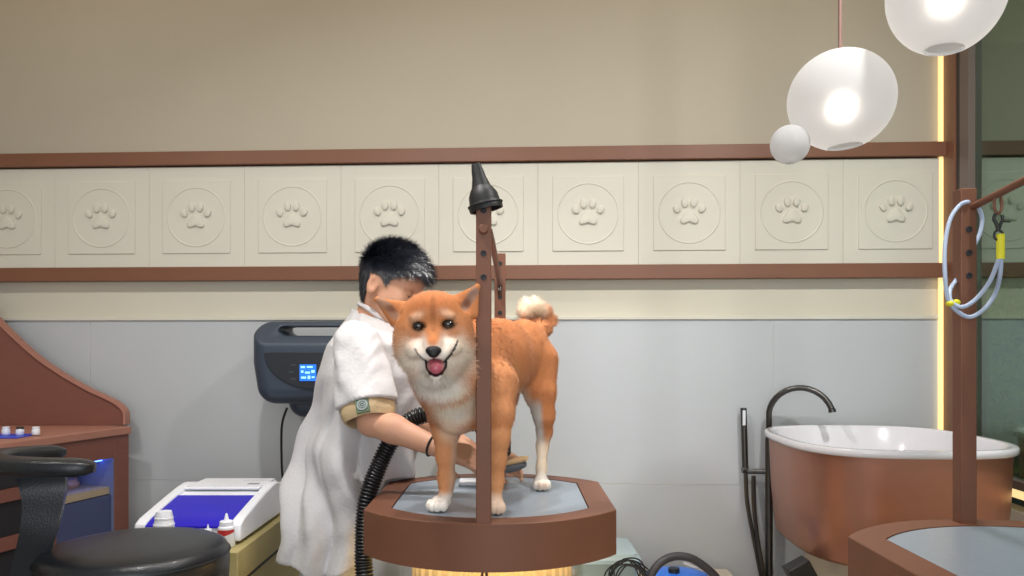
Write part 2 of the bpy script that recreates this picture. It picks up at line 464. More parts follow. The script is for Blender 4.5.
# ================================================================== GROOMING TABLES
def table_outline(w, l, sag, cx, y0, n=20, inset=0):
    """footprint: straight sides, bowed ends. y0 = front tip. returns ccw pts"""
    hw=w/2-inset
    yf=y0+sag; yb=y0+l-sag
    R=(sag*sag+(w/2)**2)/(2*sag)
    pts=[]
    Ri=R-inset
    ang=math.asin(min(1,hw/Ri))
    cyf=y0+R
    for k in range(n+1):
        a=-ang+2*ang*k/n
        pts.append((cx+Ri*math.sin(a), cyf-Ri*math.cos(a)))
    cyb=y0+l-R
    for k in range(n+1):
        a=ang-2*ang*k/n
        pts.append((cx+Ri*math.sin(a), cyb+Ri*math.cos(a)))
    return pts
def grooming_table(cx, y0, l, zt, label, front_post, rear_post, barpts, lit, holes):
    t=empty('grooming_table',(cx,y0+l/2,0),label,'grooming table')
    w=.595; sag=.155
    O=table_outline(w,l,sag,cx,y0); I=table_outline(w,l,sag,cx,y0,inset=.062)
    th=.105
    b=MB(); n=len(O)
    rs=[[Vector((p[0],p[1],zt-th)) for p in table_outline(w,l,sag,cx,y0,inset=.06)],
        [Vector((p[0],p[1],zt-th)) for p in O],[Vector((p[0],p[1],zt-.0015)) for p in O],
        [Vector((p[0],p[1],zt)) for p in table_outline(w,l,sag,cx,y0,inset=.0015)],
        [Vector((p[0],p[1],zt)) for p in I],[Vector((p[0],p[1],zt-.006)) for p in I]]
    b.rings(rs)
    b.build('tabletop_rim',M_brownmetal,t,auto=28)
    b=MB(); I2=table_outline(w,l,sag,cx,y0,inset=.0645)
    b.prism(I2,'z',zt-.006,zt-.001); b.build('standing_mat',M_mat,t,auto=30,bevel=.001)
    b=MB(); cy=y0+l/2
    b.lathe([(.235,zt-th-.012),(.235,zt-th)],(cx,cy,0),48); b.build('under_light_ring',lit,t,auto=30)
    # slatted pedestal
    M_slat=mat('light_oak_slats',(238,214,166),.5,noise=.06,nscale=10,stretch=(1,1,.1))
    rs=[]; N=240
    prof=[]
    for z in (0.0,.03,zt-th-.013):
        rs.append([Vector((cx+(.2+(.006 if (k//3)%2 else 0))*math.cos(2*PI*k/N), cy+(.2+(.006 if (k//3)%2 else 0))*math.sin(2*PI*k/N), z)) for k in range(N)])
    b=MB(); b.rings(rs); b.build('slatted_pedestal',M_slat,t,auto=30)
    b=MB(); b.lathe([(.27,0),(.27,.02),(.26,.03),(.21,.032)],(cx,cy,0),48); b.build('floor_plate',M_brownmetal,t,auto=30)
    def post(c, h, name):
        hw=.0165
        b=MB(); b.box((c[0]-hw,c[1]-hw,zt-.02),(c[0]+hw,c[1]+hw,zt+h))
        p=b.build(name,M_brownmetal,t,auto=30,bevel=.0022)
        # adjustment holes as dark recess cups with brass liner, faced to the front
        for off in holes[name]:
            zz=zt+h-off
            b=MB(); Mx=Matrix.Rotation(PI/2,4,'X')
            b.lathe([(.0068,0),(.0068,.0012),(.0045,.0016),(.0035,.0004)],(c[0],c[1]-hw,zz),16,M=Mx)
            b.build('post_hole',M_dark,p,auto=30)
        return p
    post(front_post,.688,'front_post'); post(rear_post,.688 if front_post[0]>0 else .661,'rear_post')
    b=MB(); b.tube(barpts,.0075,12); 
    b.build('cross_bar',M_brownmetal,t)
    return t
M_led2=mat('warm_light_ring',(255,214,120),.5,emit=(255,214,124),estr=10)
t1=grooming_table(-.052,1.727,.70,T,'brown rounded grooming table in the middle with the dog standing on it',
    (-.0616,1.748),(-.0355,2.385),[(-.050,1.752,1.557),(-.046,1.86,1.546),(-.036,2.37,1.486)],M_led2,{'front_post':(.0105,.103,.155),'rear_post':(.031,.13,.177)})
# bolt & hook on it
b=MB(); b.lathe([(.011,0),(.011,.006),(.008,.009),(.002,.009)],(-.0616,1.7315,1.557),20,M=Matrix.Rotation(PI/2,4,'X')); b.build('bolt',M_brownmetal,t1,auto=30)
b=MB(); b.tube([(-.0355,2.366,1.50),(-.0355,2.35,1.485),(-.036,2.345,1.47),(-.036,2.352,1.455)],.006,10); b.build('hook',M_gunmetal,t1)
t2=grooming_table(.94,.985,.70,.94,'brown rounded grooming table in the lower right corner, empty apart from its post',
    (.936,1.02),(.936,1.655),[(.945,1.652,1.588),(.944,1.03,1.662)],M_led2,{'front_post':(.085,.133,.18),'rear_post':(.085,.133,.18)})

# black nozzle on the front post
e=empty('dryer_nozzle',(-.0616,1.748,T+.688),'black rubber dryer nozzle stuck on top of the front post','nozzle')
Mx=Matrix.Rotation(math.radians(-13),4,'Y')
b=MB()
prof=[(.037,-.020,1),(.0375,-.008,1),(.035,-.004,1),(.0335,.004,1),(.032,.020,1),(.026,.034,.95),(.019,.046,.9),(.016,.060,.8),(.0135,.082,.65),(.0105,.100,.5),(.0095,.104,.45)]
rs=[]
for r_,z_,fl in [(a,c*.84+.004,d) for a,c,d in prof]:
    rs.append([Mx@Vector((r_*math.cos(2*PI*k/28)*(1), r_*fl*math.sin(2*PI*k/28), z_)) for k in range(28)])
inner=[(.0085,.104,.4),(.012,.08,.6),(.024,.03,.95),(.031,.0,1),(.034,-.020,1)]
for r_,z_,fl in [(a,c*.84+.004,d) for a,c,d in inner]:
    rs.append([Mx@Vector((r_*math.cos(2*PI*k/28), r_*fl*math.sin(2*PI*k/28), z_)) for k in range(28)])
rs=[[v+Vector(e.location)+Vector((.003,0,.006)) for v in r] for r in rs]
b.rings(rs,close=True); b.build('nozzle_body',M_black,e,auto=40)
b=MB(); b.tube([Mx@Vector((.0365*math.cos(2*PI*k/32),.0365*math.sin(2*PI*k/32),-.001))+Vector(e.location)+Vector((.003,0,.006)) for k in range(32)],.003,8,close=True); b.build('rim_bead',M_black,e)

# cord loop with clip on the right post
e=empty('grooming_loop',at(969,203,1.64),'pale blue grooming cord looped over the right post with yellow sleeve','leash')
M_cord=mat('pale_blue_cord',(176,190,214),.45); M_yel=mat('yellow_rubber',(222,214,40),.5)
Yc=1.615
p=[at(x,y,Y) for x,y,Y in ((1001,256,1.56),(1000,275,1.57),(995,294,1.6),(984,309,1.61),(970,317,Yc),(957,311,Yc),(948,299,Yc),(945,275,Yc),(945,245,Yc+.01),(950,220,Yc+.02),(959,206,Yc+.025),(968,202,1.64),(977,206,1.68),(982,218,1.69),(980,233,1.69),(974,246,1.69),(967,262,1.69),(956,280,1.66),(950,290,1.63),(951,301,Yc),(962,307,Yc-.01),(976,299,1.6),(990,281,1.58),(999,258,1.56))]
b=MB(); b.tube(spline(p,8),.0042,10); b.build('cord',M_cord,e)
b=MB(); b.tube([at(1000.5,234,1.56),at(1000.5,259,1.56)],.0078,12,flat=.8); b.build('sleeve',M_yel,e)
b=MB(); c=at(953,303,Yc)
for a,dx in ((0,-.006),(1,.006)): b.ell((c.x+dx,c.y,c.z+dx*.2),(.008,.009,.0065))
b.build('slide_bead',M_yel,e)
b=MB()
c=at(998,204,1.562)
b.tube([c+Vector((.0075*math.cos(a),0,.0185*math.sin(a))) for a in [2*PI*k/24 for k in range(24)]],.0028,8,close=True)
b.build('chain_link',M_brownmetal,e)
b=MB(); c=at(998.5,222,1.56)
b.tube(spline([c+Vector((-.006,0,.016)),c+Vector((-.009,0,.006)),c+Vector((-.004,0,-.004)),c+Vector((0,0,-.018))],6),.0035,8)
b.tube(spline([c+Vector((.006,0,.014)),c+Vector((.008,0,.004)),c+Vector((.003,0,-.006)),c+Vector((0,0,-.018))],6),.0032,8)
b.tube([c+Vector((.004,0,.001)),c+Vector((.022,0,.001))],.0018,8)
b.tube([c+Vector((.009*math.cos(2*PI*k/20),0,-.026+.0095*math.sin(2*PI*k/20))) for k in range(20)],.0022,8,close=True)
b.build('snap_hook',M_black,e)
# ================================================================== BATHTUB
def supell(cx,cy,a,b_,n=80,e=3.2,rot=0):
    pts=[]
    for k in range(n):
        t=2*PI*k/n; c,s_=math.cos(t),math.sin(t)
        x=a*math.copysign(abs(c)**(2/e),c); y=b_*math.copysign(abs(s_)**(2/e),s_)
        pts.append((cx+x*math.cos(rot)-y*math.sin(rot), cy+x*math.sin(rot)+y*math.cos(rot)))
    return pts
TC=(1.150,2.502); TZ=1.024
e=empty('pet_bathtub',(TC[0],TC[1],0),'freestanding copper coloured pet bathtub with white rolled rim, right side','bathtub')
def tub_ring(a,b_,z,ex=3.0): return [Vector((p[0],p[1],z)) for p in supell(TC[0],TC[1],a,b_,e=ex,rot=-.04)]
b=MB(); b.rings([tub_ring(.255,.308,.690),tub_ring(.276,.329,.692),tub_ring(.287,.340,.703),tub_ring(.300,.353,.85),tub_ring(.306,.359,TZ-.022)],cap=False)
b.build('outer_shell',M_copper,e,auto=60)
b=MB(); b.rings([tub_ring(.29,.344,TZ-.022),tub_ring(.314,.367,TZ-.022),tub_ring(.319,.372,TZ-.017),tub_ring(.319,.372,TZ-.004),tub_ring(.315,.368,TZ),tub_ring(.300,.350,TZ),tub_ring(.293,.343,TZ-.006),tub_ring(.27,.32,TZ-.15),tub_ring(.235,.285,TZ-.27),tub_ring(.17,.21,TZ-.30)],cap=False)
bb=len(b.v)-80; b.f.append(tuple(range(bb,bb+80)))
b.build('inner_basin',M_enamel,e,auto=70)
M_plinth=mat('cream_plinth',(206,196,176),.5)
b=MB(); b.rings([tub_ring(.2,.25,0),tub_ring(.2,.25,.692)]); b.build('plinth',M_plinth,e,auto=30)
b=MB(); c=at(800,572,2.33); Mx=Matrix.Translation(c)@Matrix.Rotation(-.5,4,'Y')
b.box((-.035,-.03,-.03),(.035,.03,.03),Mx); b.build('drain_housing',M_black,e,bevel=.004,auto=30)

# faucet, floor standing
fx=at(769,480,2.88)
e=empty('bath_faucet',(fx.x,2.88,0),'tall gunmetal floor standing faucet with hand shower beside the copper tub','faucet')
b=MB(); ay=2.88
pts=[Vector((fx.x,ay,0)),Vector((fx.x,ay,.6)),Vector((fx.x,ay,1.07))]
cx_=at(800,417,2.82).x; R_=cx_-fx.x
for k in range(1,15):
    a=PI-PI*k/14*.93
    pts.append(Vector((cx_+R_*math.cos(a), ay-.12*k/14, 1.07+R_*1.0*math.sin(a))))
b.tube(pts,.0105,14); b.build('spout_pipe',M_gunmetal,e)
b=MB(); q=pts[-1]; b.tube([q,q+Vector((.002,-.002,-.012))],.0125,14); b.build('spout_tip',M_gunmetal,e,auto=30)
b=MB(); b.tube([(fx.x,ay,.0),(fx.x,ay,.975)],.0135,14); b.build('riser',M_gunmetal,e,auto=30)
b=MB(); b.lathe([(.05,0),(.05,.01),(.02,.015)],(fx.x,ay,0),24); b.build('floor_flange',M_gunmetal,e,auto=30)
hx=at(745,470,2.91)
b=MB(); b.tube([(hx.x,2.91,.852),(fx.x,ay,.855)],.0095,12); b.tube([(hx.x-.01,2.91,.857),(hx.x+.012,2.91,.857)],.012,12)
b.build('holder_arm',M_gunmetal,e,auto=30)
tp=at(743.5,408,2.91)
hs=MB(); hs.tube([tp+Vector((0,0,0)),Vector((hx.x+.001,2.91,.862))],[.0112]*2,14)
h_=hs.build('hand_shower',M_gunmetal,e,auto=30)
b=MB(); b.box((tp.x-.006,2.91-.0128,tp.z-.062),(tp.x+.004,2.91-.009,tp.z-.008)); b.build('spray_face',M_white,h_,auto=30)
b=MB(); b.tube(spline([(hx.x,2.90,.845),at(747,500,2.89),at(752,530,2.88),at(758,560,2.88),at(763,590,2.87),at(768,660,2.86),at(766,720,2.86)],8),.0075,10); b.build('shower_hose',M_gunmetal,e)
b=MB(); b.tube(spline([at(753.5,476,2.90),at(754,505,2.88),at(757,535,2.87),at(762,565,2.86),at(767,600,2.86)],8),.0078,10); b.build('supply_hose',M_gunmetal,e)

# ================================================================== PENDANTS
gm=bpy.data.materials.new('frosted_lamp_glass'); gm.use_nodes=True; nt=gm.node_tree; nt.nodes.clear()
out=nt.nodes.new('ShaderNodeOutputMaterial'); add=nt.nodes.new('ShaderNodeAddShader'); mx=nt.nodes.new('ShaderNodeMixShader'); tl=nt.nodes.new('ShaderNodeBsdfTranslucent'); df=nt.nodes.new('ShaderNodeBsdfDiffuse'); em=nt.nodes.new('ShaderNodeEmission'); rf=nt.nodes.new('ShaderNodeBsdfRefraction'); m2=nt.nodes.new('ShaderNodeMixShader')
tl.inputs[0].default_value=(.74,.73,.72,1); df.inputs[0].default_value=(.58,.58,.60,1); em.inputs[0].default_value=(1,.985,.98,1); em.inputs[1].default_value=.10
rf.inputs['Color'].default_value=(1,.98,.94,1); rf.inputs['Roughness'].default_value=.75; rf.inputs['IOR'].default_value=1.3
mx.inputs[0].default_value=.5; m2.inputs[0].default_value=.25
nt.links.new(tl.outputs[0],mx.inputs[1]); nt.links.new(df.outputs[0],mx.inputs[2]); nt.links.new(mx.outputs[0],m2.inputs[1]); nt.links.new(rf.outputs[0],m2.inputs[2])
nt.links.new(m2.outputs[0],add.inputs[0]); nt.links.new(em.outputs[0],add.inputs[1]); nt.links.new(add.outputs[0],out.inputs[0])
M_rod=mat('lamp_rod_bronze',(128,98,90),.5)
M_cap=mat('lamp_opening_disc',(226,224,222),.6,emit=(230,226,222),estr=.15)
def pendant(c, a, h, tilt, hole, label, rodx, power, group='frosted globe pendant lamps'):
    e=empty('pendant_lamp',c,label,'pendant lamp',group)
    Mt=Matrix.Rotation(tilt,4,'Y')
    prof=[]; zb=-math.sqrt(1-(hole/a)**2)
    for k in range(33):
        ph=math.asin(zb)+(PI/2-math.asin(zb))*k/32
        prof.append((max(a*math.cos(ph),.0006), h*math.sin(ph)))
    b=MB(); b.lathe(prof,c,64,M=Mt,cap=False); s_=b.build('glass_globe',gm,e)
    b=MB(); b.lathe([(hole*.97,h*zb+.006),(hole*.6,h*zb+.010),(.001,h*zb+.012)],c,40,M=Mt,cap=False); b.build('bottom_disc',M_cap,e)
    if rodx is not None:
        b=MB(); b.tube([(rodx,c[1],c[2]+h*.9),(rodx,c[1],CE)],.0048,10); b.build('suspension_rod',M_rod,e)
        b=MB(); b.lathe([(.06,CE-.02),(.06,CE)],(rodx,c[1],0),32); b.build('ceiling_rose',M_rod,e,auto=30)
    if power:
        l=bpy.data.lights.new('lamp_bulb','POINT'); l.energy=power*.22; l.shadow_soft_size=.02; l.color=(1,.93,.84)
        lo=bpy.data.objects.new('lamp_bulb',l); col.objects.link(lo); lo.parent=e; lo.location=(Mt@Vector((0,0,-h*.12)))
    return e
Yp=1.95
c=at(841,100,Yp); pendant(tuple(c),.1255,.1205,math.radians(-5),.040,'large frosted globe pendant lamp, lower of the two big ones',at(840,50,Yp).x,1.6)
c=at(790,144.5,Yp-.02); pendant(tuple(c),.0465,.0465,math.radians(0),.012,'small frosted ball lamp touching the big globe on its left',None,0,None)
c2=at(806,130,Yp-.01)
c=at(946,-8,Yp-.2); pendant(tuple(c),.122,.1335,math.radians(2),.040,'large frosted globe pendant lamp cut off by the top edge',at(946,-8,Yp-.2).x,1.6)

# ================================================================== LEFT DESK CABINET
A=Vector((-1.413,2.95)); D_=Vector((-.271,-.963)); NN=Vector((D_.y,-D_.x))*-1   # outward normal toward +x
NN=Vector((.963,-.271))
def fp(s,d,z): q=A+D_*s+NN*d; return Vector((q.x,q.y,z))
def fbox(b,s0,s1,d0,d1,z0,z1):
    vs=[fp(s0,d0,z0),fp(s1,d0,z0),fp(s1,d1,z0),fp(s0,d1,z0),fp(s0,d0,z1),fp(s1,d0,z1),fp(s1,d1,z1),fp(s0,d1,z1)]
    b.add(vs,[(3,2,1,0),(4,5,6,7),(0,1,5,4),(1,2,6,5),(2,3,7,6),(3,0,4,7)])
e=empty('desk_cabinet',tuple(A)+(0,),'reddish brown desk cabinet with open bays along the left edge','cabinet')
b=MB(); CT=1.012
fbox(b,-.0,1.3,-.55,.012,CT-.028,CT); b.build('countertop',M_cabedge,e,bevel=.004,auto=30)
b=MB()
fbox(b,.0,.07,-.5,0,0,CT-.028)       # right stile
fbox(b,.325,.425,-.5,0,0,CT-.028)    # middle stile
fbox(b,.07,.325,-.02,0,.905,CT-.028)
fbox(b,.425,1.25,-.5,0,.972,CT-.028)
fbox(b,.425,1.25,-.02,0,.826,.865); fbox(b,.425,1.25,-.02,0,.676,.718); fbox(b,.425,1.25,-.02,0,0,.56)
fbox(b,0,1.25,-.52,-.5,0,CT-.028)
fbox(b,.07,.325,-.5,0,0,.1)
fbox(b,1.25,1.29,-.5,0,0,CT-.028)
b.build('cabinet_body',M_cab,e,bevel=.0015,auto=30)
b=MB()
for z0,z1 in ((.865,.972),(.718,.826),(.56,.676)): fbox(b,.427,1.24,-.4,-.012,z0+.001,z1-.001)
b.build('dark_drawer_fronts',M_dark,e,auto=30)
M_blueglass=mat('blue_back_panel',(74,96,170),.4)
b=MB(); fbox(b,.071,.324,-.47,-.45,.1,.9); b.build('blue_back_panel',M_blueglass,e,auto=30)
b=MB(); fbox(b,.0702,.0735,-.449,-.003,.1,.902); b.build('bay_side_liner',mat('grey_blue_liner',(120,128,160),.3),e,auto=30)
M_wood=mat('pale_shelf_wood',(176,158,132),.5)
b=MB(); fbox(b,.074,.3235,-.44,-.02,.775,.800); b.build('bay_shelf',M_wood,e,auto=30)
M_blued=mat('slate_blue_drawer',(72,80,118),.4)
b=MB(); fbox(b,.074,.3235,-.44,-.012,.11,.772); b.build('blue_drawer',M_blued,e,auto=30)
b=MB()
for z0 in (.20,.44):
    b=MB(); fbox(b,.10,.295,-.012,-.004,z0,z0+.012); b.build('drawer_handle',M_gunmetal,e,auto=30)
M_glassled=mat('blue_led_strip',(90,130,255),.4,emit=(80,120,255),estr=9)
b=MB(); fbox(b,.08,.315,-.06,-.045,.893,.9); b.build('blue_bay_light',M_glassled,e,auto=30)
# dishes on the shelf
M_dish=mat('pale_ceramic',(198,206,214),.3); M_tan=mat('tan_leather',(166,132,112),.6)
e2=empty('round_dish',fp(.23,-.12,.8005),'pale round lidded dish on the blue lit cabinet shelf','dish')
b=MB(); b.lathe([(.03,0),(.052,.012),(.054,.016),(.05,.022),(.03,.034),(.004,.038)],e2.location,32); b.build('dish_body',M_dish,e2,auto=50)
b=MB(); b.lathe([(.053,.0165),(.0555,.0175),(.053,.0195)],e2.location,32,cap=False); b.build('dish_rim',M_gunmetal,e2,auto=50)
b=MB(); q=fp(.14,-.16,.8005)
b.lathe([(.05,0),(.054,.008),(.054,.016),(.048,.022),(.048,.03),(.04,.036),(.002,.038)],(0,0,0),32,M=None)
o=b.build('folded_pouch',M_tan,None,auto=50); o.location=q; tag(o,'tan rounded pouch behind the pale dish on the cabinet shelf','pouch')
# counter items
M_blueb=mat('bright_blue_plastic',(40,70,210),.4)
for i,(px,lab) in enumerate(((6,'small white jar on the desk counter, nearest the left edge'),(20,'small white jar on the desk counter, middle of three'),(36,'small white jar on the desk counter, rightmost of three'))):
    q=at(px,437,2.62); 
    e3=empty('white_jar',(q.x,2.62,CT+.004),lab,'jar','white jars on the desk counter')
    b=MB(); b.lathe([(.011,0),(.0125,.002),(.0125,.016),(.010,.019)],e3.location,20); b.build('jar_body',M_white,e3,auto=40)
    b=MB(); b.lathe([(.011,.019),(.011,.0255),(.009,.0265)],e3.location,20); b.build('jar_lid',M_gunmetal if i==1 else M_white,e3,auto=40)
b=MB(); q0=at(-30,440,2.62)
b.box((q0.x,2.54,CT+.0005),(at(32,440,2.62).x,2.66,CT+.0035)); o=b.build('blue_tray',M_blueb,None,auto=30,bevel=.001,org=(q0.x,2.6,CT)); tag(o,'bright blue flat tray under the white jars on the desk','tray')
# curved backsplash panel, on the wall
prof=[(126,425),(126,414),(123,408),(117,403),(108,398),(87,388),(62,373),(37,356),(10,333),(-10,312),(-40,284),(-80,258),(-130,240),(-130,425)]
top=[(126,424),(126,414),(122.5,407.5),(115,402),(104,396.5),(87,388.5),(62,374),(37,356.5),(12,334),(-10,312),(-40,284),(-80,258),(-130,240)]
Yb=2.985
P2=[at(x,y,Yb) for x,y in top]; P2=spline(P2,6)
pts=[(p.x,p.z) for p in P2]+[(P2[-1].x,CT+.001),(P2[0].x,CT+.001)]
e=empty('curved_side_panel',(-1.6,Yb,CT),'reddish brown panel with a swooping curved top behind the desk','panel')
b=MB(); b.prism(pts,'y',Yb-.012,Yb+.016); b.build('panel_board',M_cab,e,auto=30)
b=MB(); rs=[]
for i,p in enumerate(P2):
    t=(P2[min(i+1,len(P2)-1)]-P2[max(i-1,0)]).normalized(); n_=Vector((t.z,0,-t.x));
    if n_.x<0 and n_.z<0: n_=-n_
    n_ = Vector((t.z,0,-t.x))
    rs.append([p+Vector((0,-.020,0))-n_*.002,p+Vector((0,-.020,0))+n_*.006,p+Vector((0,.018,0))+n_*.006,p+Vector((0,.018,0))-n_*.002])
b.rings(rs); b.build('edge_strip',M_cabedge,e,auto=30)

# ================================================================== SADDLE STOOL
SC=Vector((-.862,1.83)); SZ=.853
e=empty('work_stool',(SC.x,SC.y,0),'black vinyl work stool with a half ring back rest, lower left','stool')
def ring(r,z,ax=0): return [Vector((SC.x+r*math.cos(2*PI*k/64), SC.y+r*math.sin(2*PI*k/64), z)) for k in range(64)]
b=MB(); b.rings([ring(r,z) for r,z in ((.15,SZ-.105),(.192,SZ-.103),(.203,SZ-.09),(.205,SZ-.05),(.2035,SZ-.024),(.197,SZ-.010),(.18,SZ-.002),(.14,SZ+.004),(.07,SZ+.006),(.01,SZ+.006))])
st=b.build('seat_cushion',M_vinyl,e,auto=70)
b=MB(); b.tube([Vector((SC.x+.2048*math.cos(2*PI*k/64), SC.y+.2048*math.sin(2*PI*k/64), SZ-.026)) for k in range(64)],.0022,8,close=True); b.build('piping',M_vinyl,st)
b=MB(); b.lathe([(.03,.12),(.03,SZ-.105)],(SC.x,SC.y,0),24); b.build('gas_lift',M_gunmetal,e,auto=30)
b=MB(); b.lathe([(.16,SZ-.125),(.16,SZ-.106)],(SC.x,SC.y,0),32); b.build('seat_plate',M_dark,e,auto=30)
for k in range(5):
    a=2*PI*k/5+.3
    b=MB(); b.tube([(SC.x,SC.y,.12),(SC.x+.15*math.cos(a),SC.y+.15*math.sin(a),.10),(SC.x+.235*math.cos(a),SC.y+.235*math.sin(a),.075)],[.028,.024,.018],10); lg=b.build('leg',M_gunmetal,e)
    b=MB(); Mx=Matrix.Translation((SC.x+.235*math.cos(a),SC.y+.235*math.sin(a),.03))@Matrix.Rotation(a,4,'Z')@Matrix.Rotation(PI/2,4,'X')
    b.lathe([(.001,-.02),(.029,-.02),(.030,0),(.029,.02),(.001,.02)],(0,0,0),20,M=Mx); b.build('caster',M_black,lg,auto=30)
# back rest ring
c0=Vector((-.957,1.86,1.044)); R0=.2
pts=[]; 
for k in range(41):
    a=math.radians(136+ (292-136)*k/40)
    pts.append(c0+Vector((R0*math.cos(a)*1.12,R0*math.sin(a),.010*math.cos(a*1.0+2))))
b=MB(); rr=[]
n=20; rs=[]
for i,p in enumerate(pts):
    t=(pts[min(i+1,40)]-pts[max(i-1,0)]).normalized(); side=t.cross(Vector((0,0,1))).normalized()
    edge=min(i,40-i); f=1 if edge>=3 else (.55,.85,.95)[edge]
    rs.append([p+side*(.033*f*math.copysign(abs(math.cos(2*PI*k/n))**.7,math.cos(2*PI*k/n)))+Vector((0,0,.0185*f*math.copysign(abs(math.sin(2*PI*k/n))**.7,math.sin(2*PI*k/n)))) for k in range(n)])
b.rings(rs); br=b.build('back_rest_ring',M_vinyl,e,auto=60)
b=MB(); b.tube([p+Vector((0,0,-.0165)) for p in pts[2:-2]],.004,8); b.build('seam',M_black,br)
# bracket
bp=[at(42,474,1.74),at(44,490,1.73),at(43,510,1.73),at(38,535,1.73),at(30,565,1.74),at(26,590,1.75),at(34,606,1.77),at(60,612,1.80),at(100,606,1.82)]
bp=spline(bp,6); ww=[.048,.044,.038,.034,.032,.032,.034,.036,.036]
b=MB(); rs=[]
for i,p in enumerate(bp):
    t=(bp[min(i+1,len(bp)-1)]-bp[max(i-1,0)]).normalized(); side=Vector((1,0.25,0)); side=(side-t*side.dot(t)).normalized(); dep=t.cross(side)
    w=np.interp(i/6,range(9),ww)
    rs.append([p+side*sx*w+dep*sy for sx,sy in ((-1,-.008),(-.55,-.012),(-.1,-.006),(.0,.0),(.1,-.006),(.55,-.012),(1,-.008),(1,.010),(-1,.010))])
b.rings(rs); b.build('back_rest_bracket',M_vinyl,e,auto=50)

# ================================================================== STERILISER BOX ON CART
M_khaki=mat('khaki_laminate',(172,158,106),.5,noise=.04,nscale=20,stretch=(1,1,8))
cx0,cx1,cy0,cy1=-1.05,-.722,2.105,2.72; cz=.762
e=empty('storage_cart',((cx0+cx1)/2,(cy0+cy1)/2,0),'khaki wooden drawer cart under the white steriliser box','cart')
b=MB(); b.box((cx0,cy0,.04),(cx1,cy1,cz)); b.build('cart_body',M_khaki,e,bevel=.002,auto=30)
b=MB(); b.box((cx1-.004,cy0+.002,.672),(cx1+.0012,cy1-.02,.680)); b.box((cx0+.005,cy0-.0012,.672),(cx1,cy0+.003,.680)); b.build('drawer_gap',M_dark,e,auto=30)
for x in (cx0+.04,cx1-.04):
    for y in (cy0+.05,cy1-.05):
        b=MB(); b.lathe([(.001,-.02),(.02,-.02),(.02,.02),(.001,.02)],(x,y,.02),16,M=Matrix.Rotation(PI/2,4,'Y')); b.build('wheel',M_black,e,auto=30)
# steriliser
bx0,bx1,by0,by1=-1.034,-.742,2.19,2.62
bz=.765
def topz(y):  # sloping top
    t=(y-by0)/(by1-by0); return np.interp(t,[0,.06,.35,.62,.8,1],[.812,.823,.846,.866,.874,.874])
e=empty('steriliser_box',((bx0+bx1)/2,(by0+by1)/2,bz),'white ultraviolet steriliser box with a blue see-through lid on the cart','steriliser')
b=MB(); ys=[by0+(by1-by0)*k/16 for k in range(17)]
prof=[(by0+.01,bz),(by0,bz+.02)]+[(y,topz(y)-.006) for y in ys]+[(by1,bz)]
b.prism(prof,'x',bx0+.028,bx1-.028); b.build('box_body',M_white,e,bevel=.003,auto=30)
for sx in (0,1):
    b=MB(); x0=bx0 if sx==0 else bx1-.03; 
    pr=[(by0-.004,bz+.006),(by0-.006,bz+.022)]+[(y,topz(y)+.006) for y in ys[:13]]+[(ys[13],topz(ys[13])+.002),(by1-.01,topz(ys[13])-.012),(by1-.01,bz+.006)]
    b.prism(pr,'x',x0,x0+.03); b.build('side_rail',M_white,e,bevel=.005,auto=30)
M_uv=mat('blue_acrylic',(40,28,186),.35,spec=.25)
b=MB(); yy=[by0-.003+(ys[8]-by0+.003)*k/10 for k in range(11)]
pr=[(y,topz(max(y,by0))+.0005) for y in yy]+[(y,topz(max(y,by0))-.005) for y in yy[::-1]]
b.prism(pr,'x',bx0+.031,bx1-.031); b.build('blue_lid',M_uv,e,auto=30)
b=MB(); b.box((bx0+.032,by1-.17,.866),(bx1-.032,by1-.003,.8745)); 
o=b.build('control_lid',M_white,e,bevel=.003,auto=30)
M_pg=mat('printed_grey',(150,152,160),.5)
for k in range(9):
    b=MB(); b.box((bx1-.12+.0095*k,by1-.048,.8743),(bx1-.114+.0095*k,by1-.042,.8748)); b.build('printed_letter',M_pg,o,auto=30)
b=MB(); b.box((bx1-.085,by1-.125,.8743),(bx1-.05,by1-.098,.8748))
b.build('printed_badge',M_pg,o,auto=30)
# bottles
def bottle(px,Yb,label,r,h,red=False,cap='nozzle',name='squeeze_bottle'):
    q=at(px,540,Yb); e=empty(name,(q.x,Yb,cz+.0005),label,'bottle'); o=e.location
    b=MB(); b.lathe([(r*.9,0),(r,.003),(r,h*.55),(r*.98,h*.6),(r*.62,h*.68),(r*.6,h*.72)],o,28); bd=b.build('bottle_body',M_white,e,auto=40)
    b=MB(); b.lathe([(r*.8,h*.66),(r*.8,h*.76),(r*.72,h*.78)],o,24); b.build('screw_collar',M_white,e,auto=40)
    b=MB(); b.lathe([(r*.34,h*.77),(r*.28,h*.83),(r*.12,h*.98),(r*.1,h)],o,16); b.build('nozzle_tip',M_white,e,auto=50)
    if red:
        b=MB()
        a0,a1=-2.9,-.25
        lo=[]; hi=[]
        for k in range(17):
            a=a0+(a1-a0)*k/16; x,y=o.x+(r+.0006)*math.cos(a),o.y+(r+.0006)*math.sin(a)
            zt_=h*.54; zl=h*(.46-.2*(1-k/16)) 
            lo.append(Vector((x,y,o.z+zl))); hi.append(Vector((x,y,o.z+zt_)))
        for k in range(16): b.add([lo[k],lo[k+1],hi[k+1],hi[k]],[(0,1,2,3)])
        b.build('red_label',mat('red_print',(186,44,40),.5),bd,auto=60)
bottle(226.5,2.165,'white squeeze bottle with a red label at the cart corner',.0225,.090,True)
bottle(208,2.17,'small clear tipped white bottle between the steriliser and the stool',.012,.060)
q=at(164,540,2.145); e=empty('stacked_cups',(q.x,2.145,cz+.0005),'stack of small white cups upside down before the blue lid','cups')
for k in range(5):
    z=.010+.0175*k; r=.034-.0028*k
    b=MB(); b.lathe([(r*1.06,z),(r*1.06,z+.004),(r,z+.005),(r*.86,z+.020)],e.location,28); b.build('cup',M_white,e,auto=40)
